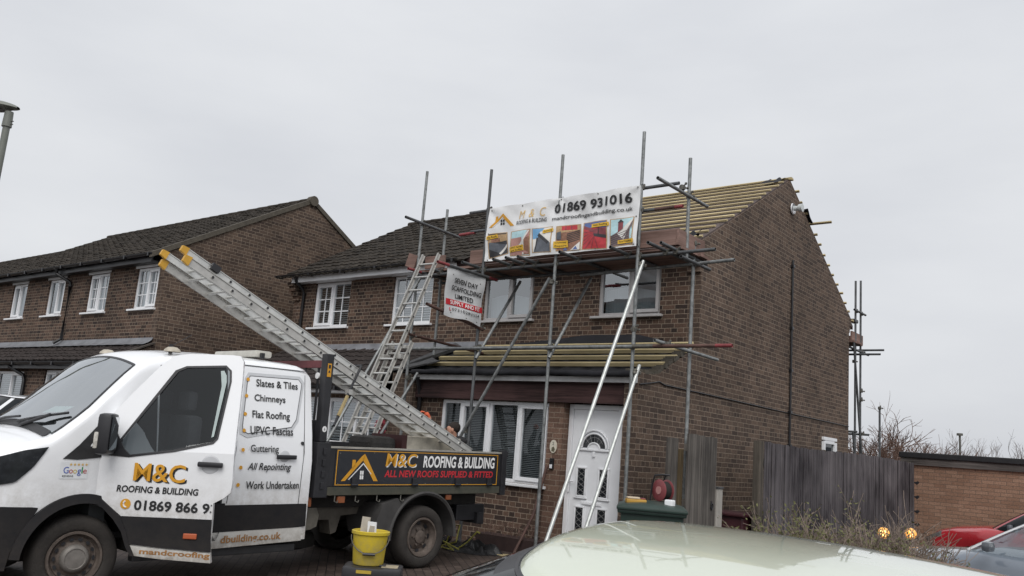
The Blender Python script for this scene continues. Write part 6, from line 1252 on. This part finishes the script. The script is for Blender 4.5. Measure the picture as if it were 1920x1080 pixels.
# ------------------------------------------------------------------ street lamp
LG = mat('grey_green_lamp_paint', (.16, .17, .15), .5, var=.15); sl_ = thing('street_lamp', 'grey green street lamp at the upper left edge', 'street lamp', (-13.95, 4.70, 0))
b = MB(); b.tube((0, 0, 0), (0, 0, 5.62), .055, LG, 16, r2=.05); b.build('pole', sl_, smooth=40); b = MB(); b.tube((0, 0, 5.62), (0, 0, 5.86), .070, LG, 16, r2=.060); b.tube((.06, .03, 5.66), (.09, .05, 5.66), .008, COUP, 6); b.tube((.06, .03, 5.71), (.09, .05, 5.71), .008, COUP, 6); b.build('lantern_bracket', sl_, smooth=40)
b = MB(); ax = Vector((-.80, -.60, 0)); ay = Vector((.6, -.8, 0))
def lan(u, v):
    a = 2*math.pi*v; L_ = .80; s = -.13+u*L_; e = math.sin(math.pi*min(1, max(.02, u*.96+.02)))**.45; hwid = .15*e; top = .085*e; bot = .05*e*(.6 if u < .25 else 1)
    z = 5.92+.06*u+(top*math.sin(a) if math.sin(a) > 0 else bot*math.sin(a)); p = ax*s+ay*(hwid*math.cos(a)); return (p.x, p.y, z)
b.grid(lan, 20, 20, LG); b.build('lantern', sl_, smooth=60); b = MB(); b.grid(lambda u, v: tuple(Vector(lan(.3+.6*u, .75))+ay*((v-.5)*.22)+Vector((0, 0, -.004-.02*math.sin(math.pi*u)))), 10, 4, mat('lamp_diffuser', (.10, .10, .10), .3, var=.1)); b.build('diffuser', sl_, smooth=60)

# ------------------------------------------------------------------ wheelie bin with cable reel and charger on its lid
GRN = mat('dark_green_bin_plastic', (.018, .036, .029), .45, var=.18, scale=5); bz = gz(7.2)
BINL, BINR = (-4.135, 7.38), R(30)
def onbin(a, b_): return (BINL[0]+a*math.cos(BINR)-b_*math.sin(BINR), BINL[1]+a*math.sin(BINR)+b_*math.cos(BINR))
bz += .0; bn_ = thing('wheelie_bin', 'dark green wheelie bin carrying a cable reel, before the white door', 'bin', (BINL[0], BINL[1], bz), BINR, 'wheelie bins')
b = MB(); t0, t1 = (.23, .27), (.28, .34); vs = [(sx*t0[0], sy*t0[1], .06) for sx, sy in ((-1, -1), (1, -1), (1, 1), (-1, 1))]+[(sx*t1[0], sy*t1[1], .92) for sx, sy in ((-1, -1), (1, -1), (1, 1), (-1, 1))]; b.add(vs, [(3, 2, 1, 0), (4, 5, 6, 7), (0, 1, 5, 4), (1, 2, 6, 5), (2, 3, 7, 6), (3, 0, 4, 7)], GRN); b.box((-.31, -.37, .90), (.31, .37, .95), GRN, bev=.015); b.build('bin_body', bn_)
b = MB(); b.grid(lambda u, v: (-.315+.63*u, -.385+.80*v, .957+.045*math.sin(math.pi*u)**.5*math.sin(math.pi*min(1, v*1.0))**.4), 14, 14, GRN); b.box((-.318, -.39, .93), (.318, .42, .958), GRN, bev=.01); b.box((-.24, .36, .95), (.24, .44, .985), GRN, bev=.012); b.build('lid', bn_, smooth=40)
b = MB(); b.tube((-.24, .40, .97), (.24, .40, .97), .018, GRN, 8); b.build('handle', bn_)
for s in (-1, 1): b = MB(); b.lathe([(0, 0), (.1, 0), (.1, .05), (0, .05)], (s*.27-.025, .30, .10), 'X', BLKR, 18); b.build('wheel', bn_)
bn_.scale = (1.0, 1.0, 1.10); lz = bz+1.085
RR = mat('red_reel_flange', (.20, .045, .05), .45, var=.2); rp = onbin(.10, .10); ra = R(-18)
re = thing('cable_reel', 'red cable reel with black cable standing on the green bin lid', 'cable reel', (rp[0], rp[1], lz), ra); re.scale = (.80, .80, .82)
b = MB(); 
b.lathe([(.03, -.07), (.115, -.07), (.125, -.062), (.115, -.055), (.03, -.055)], (0, 0, .145), 'Y', RR, 28); b.lathe([(.03, .055), (.115, .055), (.125, .062), (.115, .07), (.03, .07)], (0, 0, .145), 'Y', RR, 28); b.lathe([(0, -.075), (.045, -.075), (.045, -.068)], (0, 0, .145), 'Y', mat('pink_hub', (.42, .20, .19), .5, var=.2), 18); b.build('flange', re, smooth=40)
b = MB(); [b.lathe([(.085+.018*math.cos(R(q)), -.045+.018*k+.012*math.sin(R(q))) for q in range(0, 361, 60)], (0, 0, .145), 'Y', BLKR, 24) for k in range(6)]; b.build('cable', re, smooth=50)
b = MB(); b.path([(-.13, -.08, 0), (-.10, -.085, .2), (-.06, -.085, .31), (.04, -.06, .325), (.10, .0, .325)], .010, BLKM, 8); b.path([(-.13, .08, 0), (-.10, .085, .2), (-.06, .085, .31), (.04, .06, .325), (.10, .0, .325)], .010, BLKM, 8); b.path([(-.13, -.08, .005), (.13, -.08, .005), (.13, .08, .005), (-.13, .08, .005), (-.13, -.08, .005)], .010, BLKM, 8); b.build('stand', re, smooth=50)
cg = thing('tool_charger', 'yellow and white tool charger lying on the green bin lid', 'charger', (*onbin(-.15, -.16), lz-.01), R(40)); cg.scale = (.85, .85, .8); b = MB(); b.box((-.11, -.06, 0), (.11, .06, .05), mat('dirty_yellow_plastic', (.42, .24, .04), .5, var=.2), bev=.012); b.build('charger_base', cg, smooth=40); b = MB(); b.box((-.10, -.055, .051), (.04, .055, .072), mat('cream_plastic', (.55, .45, .33), .5, var=.2), bev=.008); b.build('charger_top', cg); b = MB(); b.box((.05, -.04, .051), (.10, .04, .065), RR, bev=.004); b.build('charger_cell', cg)
b = MB(); px_, py_ = onbin(.16, -.2); b.box((px_-.04, py_-.035, lz-.012), (px_+.04, py_+.035, lz+.05), UPVC, bev=.012); o = b.build('white_plug'); tag(o, 'small white plug block on the bin lid beside the cable reel', 'plug')

# ------------------------------------------------------------------ yellow bucket on a black tool box
q = (-5.42, 5.05); bzz = .435
BKM = bpy.data.materials.new('scuffed_yellow_plastic'); BKM.use_nodes = True
dirty_paint('scuffed_yellow', (.62, .46, .015), 0, .5, .5, 0, mud=(.28, .24, .14), amt=.8, floor=.6); BKM = MATS['scuffed_yellow']
bu = thing('bucket', 'scuffed yellow plastic bucket of scraps standing on the black tool box', 'bucket', (q[0], q[1], bzz))
b = MB(); b.lathe([(0, .0), (.118, 0), (.125, .012), (.142, .235), (.155, .24), (.156, .262), (.147, .266), (.140, .255), (.120, .03), (0, .03)], (0, 0, 0), 'Z', BKM, 36); b.build('bucket_body', bu, smooth=45)
dir_c = Vector((5.42, -5.05, 0)).normalized(); sd_ = Vector((-dir_c.y, dir_c.x, 0))
b = MB(); b.path([sd_*(.155*math.cos(R(a)))+dir_c*(.16*math.sin(R(a))*.95)+Vector((0, 0, .225-.13*math.sin(R(a)))) for a in range(0, 181, 12)], .0045, COUP, 6); b.build('bail_handle', bu, smooth=50); b = MB(); c0 = dir_c*.155+Vector((0, 0, .095)); b.tube(c0-sd_*.05, c0+sd_*.05, .012, BLKM, 8); b.build('handle_grip', bu)
b = MB(); random.seed(9)
for k in range(4):
    a = random.uniform(0, 6.28); mtx = Matrix.Translation((.06*math.cos(a), .06*math.sin(a), .18)) @ Matrix.Rotation(random.uniform(0, 3), 4, 'Z') @ Matrix.Rotation(R(random.uniform(-22, 22)), 4, 'X'); b.box((-.04, -.006, -.1), (.04, .006, .10+.03*k), [BATN, mat('grey_card', (.42, .38, .32), .8, var=.2), UPVC, MATS['grey_card']][k], mtx=mtx)
b.build('scrap_offcuts', bu)
tb = thing('tool_box', 'black stacking tool box with silver latches under the yellow bucket', 'tool box', (q[0]+.05, q[1]+.02, 0), R(42)); g0 = gz(5)
b = MB(); b.box((-.235, -.17, g0), (.235, .17, .30), BLKR, bev=.02); b.box((-.235, -.17, .303), (.235, .17, .43), BLKM, bev=.025); b.build('box_body', tb, smooth=40)
b = MB(); 
for xx in (-.13, .13): b.box((xx-.035, -.182, .25), (xx+.035, -.171, .345), mat('silver_latch', (.5, .5, .5), .35, .6, var=.1), bev=.004)
b.build('latch', tb); b = MB(); b.box((-.12, -.1745, .385), (.0, -.1705, .41), mat('box_badge', (.45, .32, .04), .5, var=.1)); b.box((.07, -.10, .4305), (.2, .06, .434), mat('worn_sticker', (.34, .29, .20), .7, var=.4, scale=30)); b.build('badge', tb)
b = MB(); b.box((-.10, -.05, .431), (.10, .05, .445), BLKM, bev=.006); b.build('carry_handle', tb)

# ------------------------------------------------------------------ person reaching into the truck bed behind the ladder
def person():
    t = thing('person', 'person in a dark hooded top behind the truck bed reaching with one orange gloved hand', 'person')
    P = Vector((-8.54, 9.46, .03)); f = Vector((-.62, -.78, 0)).normalized(); s = Vector((-f.y, f.x, 0))   # s: person's left
    def w(a, b_, z): return P+f*a+s*b_+Vector((0, 0, z))
    J = {'pel': (w(0, 0, .93), .135), 'sp': (w(.02, 0, 1.12), .14), 'ch': (w(.04, 0, 1.32), .155), 'nk': (w(.06, 0, 1.46), .065), 'hd0': (w(.085, 0, 1.535), .072), 'hd1': (w(.10, 0, 1.62), .092), 'hd2': (w(.09, 0, 1.685), .075),
         'lh': (w(0, .10, .88), .095), 'lk': (w(.06, .11, .48), .065), 'la': (w(.0, .12, .10), .045), 'lt': (w(.16, .13, .045), .042), 'rh': (w(0, -.10, .88), .095), 'rk': (w(.03, -.11, .48), .065), 'ra': (w(-.04, -.12, .10), .045), 'rtoe': (w(.12, -.13, .045), .042),
         'ls': (w(.05, .19, 1.40), .072), 'le': (w(.18, .27, 1.22), .052), 'lw': (w(.36, .18, 1.30), .034), 'rs': (w(.06, -.19, 1.42), .072), 're': (w(.24, -.22, 1.50), .052), 'rw': (w(.40, -.15, 1.73), .036), 'rp': (w(.45, -.15, 1.79), .036), 'lp': (w(.43, .16, 1.32), .034)}
    E_ = [('pel', 'sp'), ('sp', 'ch'), ('ch', 'nk'), ('nk', 'hd0'), ('hd0', 'hd1'), ('hd1', 'hd2'), ('pel', 'lh'), ('lh', 'lk'), ('lk', 'la'), ('la', 'lt'), ('pel', 'rh'), ('rh', 'rk'), ('rk', 'ra'), ('ra', 'rtoe'), ('ch', 'ls'), ('ls', 'le'), ('le', 'lw'), ('lw', 'lp'), ('ch', 'rs'), ('rs', 're'), ('re', 'rw'), ('rw', 'rp')]
    ks = list(J); me = bpy.data.meshes.new('body'); me.from_pydata([J[k][0] for k in ks], [(ks.index(a), ks.index(b_)) for a, b_ in E_], [])
    o = bpy.data.objects.new('body', me); COL.objects.link(o); md = o.modifiers.new('skin', 'SKIN'); sv_ = me.skin_vertices[0].data
    for i, k in enumerate(ks): sv_[i].radius = (J[k][1], J[k][1]); sv_[i].use_root = (k == 'pel')
    ss = o.modifiers.new('sub', 'SUBSURF'); ss.levels = 2; ss.render_levels = 2
    dg = bpy.context.evaluated_depsgraph_get(); nm = bpy.data.meshes.new_from_object(o.evaluated_get(dg)); o.modifiers.clear(); o.data = nm; o.parent = t
    SK = mat('skin_tone', (.42, .22, .15), .55, var=.08, scale=20); HOOD = mat('charcoal_hooded_top', (.022, .021, .023), .9, var=.3, bump=.3, bscale=40); TRO = mat('mauve_grey_trousers', (.075, .055, .065), .9, var=.3, scale=8, bump=.3); BOOT = mat('black_work_boot', (.014, .013, .012), .6, var=.3)
    nm.materials.clear(); [nm.materials.append(x) for x in (SK, HOOD, TRO, BOOT)]
    for p in nm.polygons:
        c = p.center; p.use_smooth = True
        p.material_index = 3 if c.z < .14 else 2 if c.z < .90 else 0 if (c.z > 1.49 and (c-J['hd1'][0]).length < .17) or (c-J['rp'][0]).length < .07 or (c-J['lp'][0]).length < .07 else 1
    def blob(name, c, r, m, sc=(1, 1, 1), parent=t, cut=None):
        b = MB(); n = 20
        def fn(u, v):
            th, ph = 2*math.pi*u, math.pi*v; d = Vector((math.sin(ph)*math.cos(th), math.sin(ph)*math.sin(th), math.cos(ph))); return c+f*d.x*r*sc[0]+s*d.y*r*sc[1]+Vector((0, 0, d.z*r*sc[2]))
        b.grid(fn, n, 12, m, mf=cut); return b.build(name, parent, smooth=80)
    HAIR = mat('dark_brown_hair', (.018, .012, .009), .8, var=.4, scale=60, bump=.6, bscale=120); hc = J['hd1'][0]
    blob('hair', hc+f*-.040+Vector((0, 0, .035)), .092, HAIR, (1.0, 1.0, .95)); blob('hood', w(-.03, 0, 1.47), .13, HOOD, (.9, 1.15, .55))
    b = MB(); b.add([hc+f*.088+Vector((0, 0, .02)), hc+f*.118+Vector((0, 0, -.022)), hc+f*.088+s*.016+Vector((0, 0, -.03)), hc+f*.088-s*.016+Vector((0, 0, -.03))], [(0, 1, 2), (0, 3, 1), (1, 3, 2)], SK); b.build('nose', t, smooth=60)
    for q_ in (-1, 1): blob('eye', hc+f*.083+s*.032*q_+Vector((0, 0, .012)), .011, mat('eye_dark', (.03, .02, .015), .2, var=0)); blob('ear', hc+s*.093*q_+Vector((0, 0, -.005)), .026, SK, (.7, .35, 1.2))
    b = MB(); b.path([hc+f*.085+s*.025+Vector((0, 0, -.052)), hc+f*.091+Vector((0, 0, -.05)), hc+f*.085-s*.025+Vector((0, 0, -.052))], .005, mat('lip', (.30, .11, .09), .5, var=0), 6); b.build('mouth', t)
    ORG = mat('orange_glove', (.62, .12, .05), .7, var=.15, scale=20)
    for hand, wr, m_ in (('rp', 'rw', ORG), ('lp', 'lw', SK)):
        h0 = J[hand][0]; d = (h0-J[wr][0]).normalized(); sd2 = d.cross(f.cross(s)).normalized() if abs(d.z) < .9 else s; nrm = d.cross(sd2).normalized()
        b = MB(); b.path([h0-d*.05, h0, h0+d*.04, h0+d*.055], .036, m_, 8, rads=[.030, .042, .042, .03])
        for k, (off, l_) in enumerate(((-.033, .07), (-.011, .082), (.011, .078), (.033, .06))):
            a = h0+d*.045+sd2*off; b.path([a, a+d*l_*.45+nrm*.008, a+d*l_*.75+nrm*.028, a+d*l_*.85+nrm*.05], .009, m_, 6, rads=[.011, .010, .009, .007])
        a = h0-sd2*.036; b.path([a, a+d*.025-sd2*.022, a+d*.055-sd2*.02+nrm*.02], .011, m_, 6, rads=[.012, .011, .008]); b.build('glove' if m_ is ORG else 'hand', t, smooth=60)
person()

# ------------------------------------------------------------------ odds and ends by the house wall
random.seed(14); BAG = mat('black_sheet_plastic', (.012, .012, .013), .45, var=.4, bump=.7, bscale=14)
b = MB()
def heap(u, v):
    a = 2*math.pi*u; r = (1-v); h = .17*(1-r**2)*(.85+.4*math.sin(3*a+1)*r+.35*math.sin(7*a)*r+.3*math.sin(11*r)); return (-8.12+.48*r*math.cos(a)*(1+.15*math.sin(5*a)), 9.50+.30*r*math.sin(a), max(0.004, h*.8+.03*math.sin(9*a)*r*(1-r)*4))
b.grid(heap, 48, 10, BAG); o = b.build('plastic_heap', smooth=50); tag(o, 'crumpled heap of black plastic sheeting on the paving behind the truck', 'plastic sheeting')
YS = mat('yellow_strap', (.45, .42, .10), .7, var=.25)
for k, (lab, pts) in enumerate((('tangled yellow strap lying over the left of the black plastic heap', [(-8.6, 9.3, .02), (-8.45, 9.32, .10), (-8.38, 9.35, .32), (-8.3, 9.4, .34), (-8.25, 9.3, .12), (-8.5, 9.22, .03), (-8.2, 9.2, .02), (-8.35, 9.15, .12), (-8.1, 9.2, .04)]), ('loose yellow strap sticking up at the right of the black plastic heap', [(-8.2, 9.25, .02), (-8.05, 9.3, .14), (-7.9, 9.32, .30), (-7.86, 9.33, .28)]))):
    b = MB(); b.path(pts, .012, YS, 5); o = b.build('yellow_strap', smooth=50); tag(o, lab, 'strap', 'yellow straps')
pt = thing('planter_trough', 'dark brown trough planter with dead stems under the front window', 'planter', (-7.95, 10.18, 0)); b = MB()
vs = [(-.55, -.13, 0), (.5, -.13, 0), (.5, .13, 0), (-.55, .13, 0), (-.6, -.16, .20), (.55, -.16, .20), (.55, .16, .20), (-.6, .16, .20)]; PLT = mat('brown_trough', (.05, .030, .028), .7, var=.3); b.add(vs, [(3, 2, 1, 0), (4, 5, 6, 7), (0, 1, 5, 4), (1, 2, 6, 5), (2, 3, 7, 6), (3, 0, 4, 7)], PLT); b.build('trough', pt)
b = MB(); random.seed(4)
for k in range(26): twigs(b, Vector((random.uniform(-.5, .45), random.uniform(-.1, .1), .18)), Vector((random.gauss(0, .4), random.gauss(0, .3), 1)), .13, .004, 2, TWR, .7)
b.build('dead_stems', pt, fix=False)
b = MB(); b.box((-.16, -.06, 0), (.16, .06, .02), BATN, mtx=Matrix.Translation((-7.55, 9.62, .005)) @ Matrix.Rotation(R(25), 4, 'Z')); o = b.build('timber_offcut'); tag(o, 'pale timber offcut on the paving right of the black plastic heap', 'offcut')
b = MB(); b.path([(-7.66, 9.86, .02), (-7.62, 10.2, .55), (-7.56, 10.36, 1.25)], .022, RUST, 8); o = b.build('rusty_bar', smooth=50); tag(o, 'thin rusty bar leaning on the brick pier left of the white door', 'bar')
b = MB(); random.seed(8)
for k in range(14): c = Vector((-7.2+random.gauss(0, .12), 9.95+random.gauss(0, .08), .03+.02*random.random())); b.box((-.05, -.03, -.02), (.05, .03, .02), [UPVCD, BRKN, SLATE][k % 3], bev=.006, mtx=Matrix.Translation(c) @ Matrix.Rotation(random.uniform(0, 3), 4, 'Z') @ Matrix.Rotation(random.uniform(-.5, .5), 4, 'X'))
o = b.build('rubble_pile'); tag(o, 'small pile of grey rubble at the foot of the bright scaffold raker', 'rubble')
hb = thing('hanging_basket', 'small red flower ball hanging at the brick nib behind the leaning ladder', 'hanging basket', (-10.99, 10.2, 1.62)); b = MB(); random.seed(6)
for k in range(240):
    d = Vector((random.gauss(0, 1), random.gauss(0, 1), random.gauss(0, 1))).normalized(); c = d*random.uniform(.07, .11)+Vector((0, 0, d.z*.05)); a = Vector((random.gauss(0, 1), random.gauss(0, 1), random.gauss(0, 1))).normalized(); e = a.orthogonal().normalized(); s_ = .018; b.poly([c-a*s_, c+e*s_, c+a*s_, c-e*s_], mat('red_petal', (.28, .03, .05), .7, var=.4, scale=60))
b.build('flowers', hb, fix=False); b = MB(); b.tube((0, 0, .1), (0, 0, .5), .005, BLKM, 5); b.tube((0, 0, .5), (0, .12, .52), .008, BLKM, 5); b.build('hook', hb)
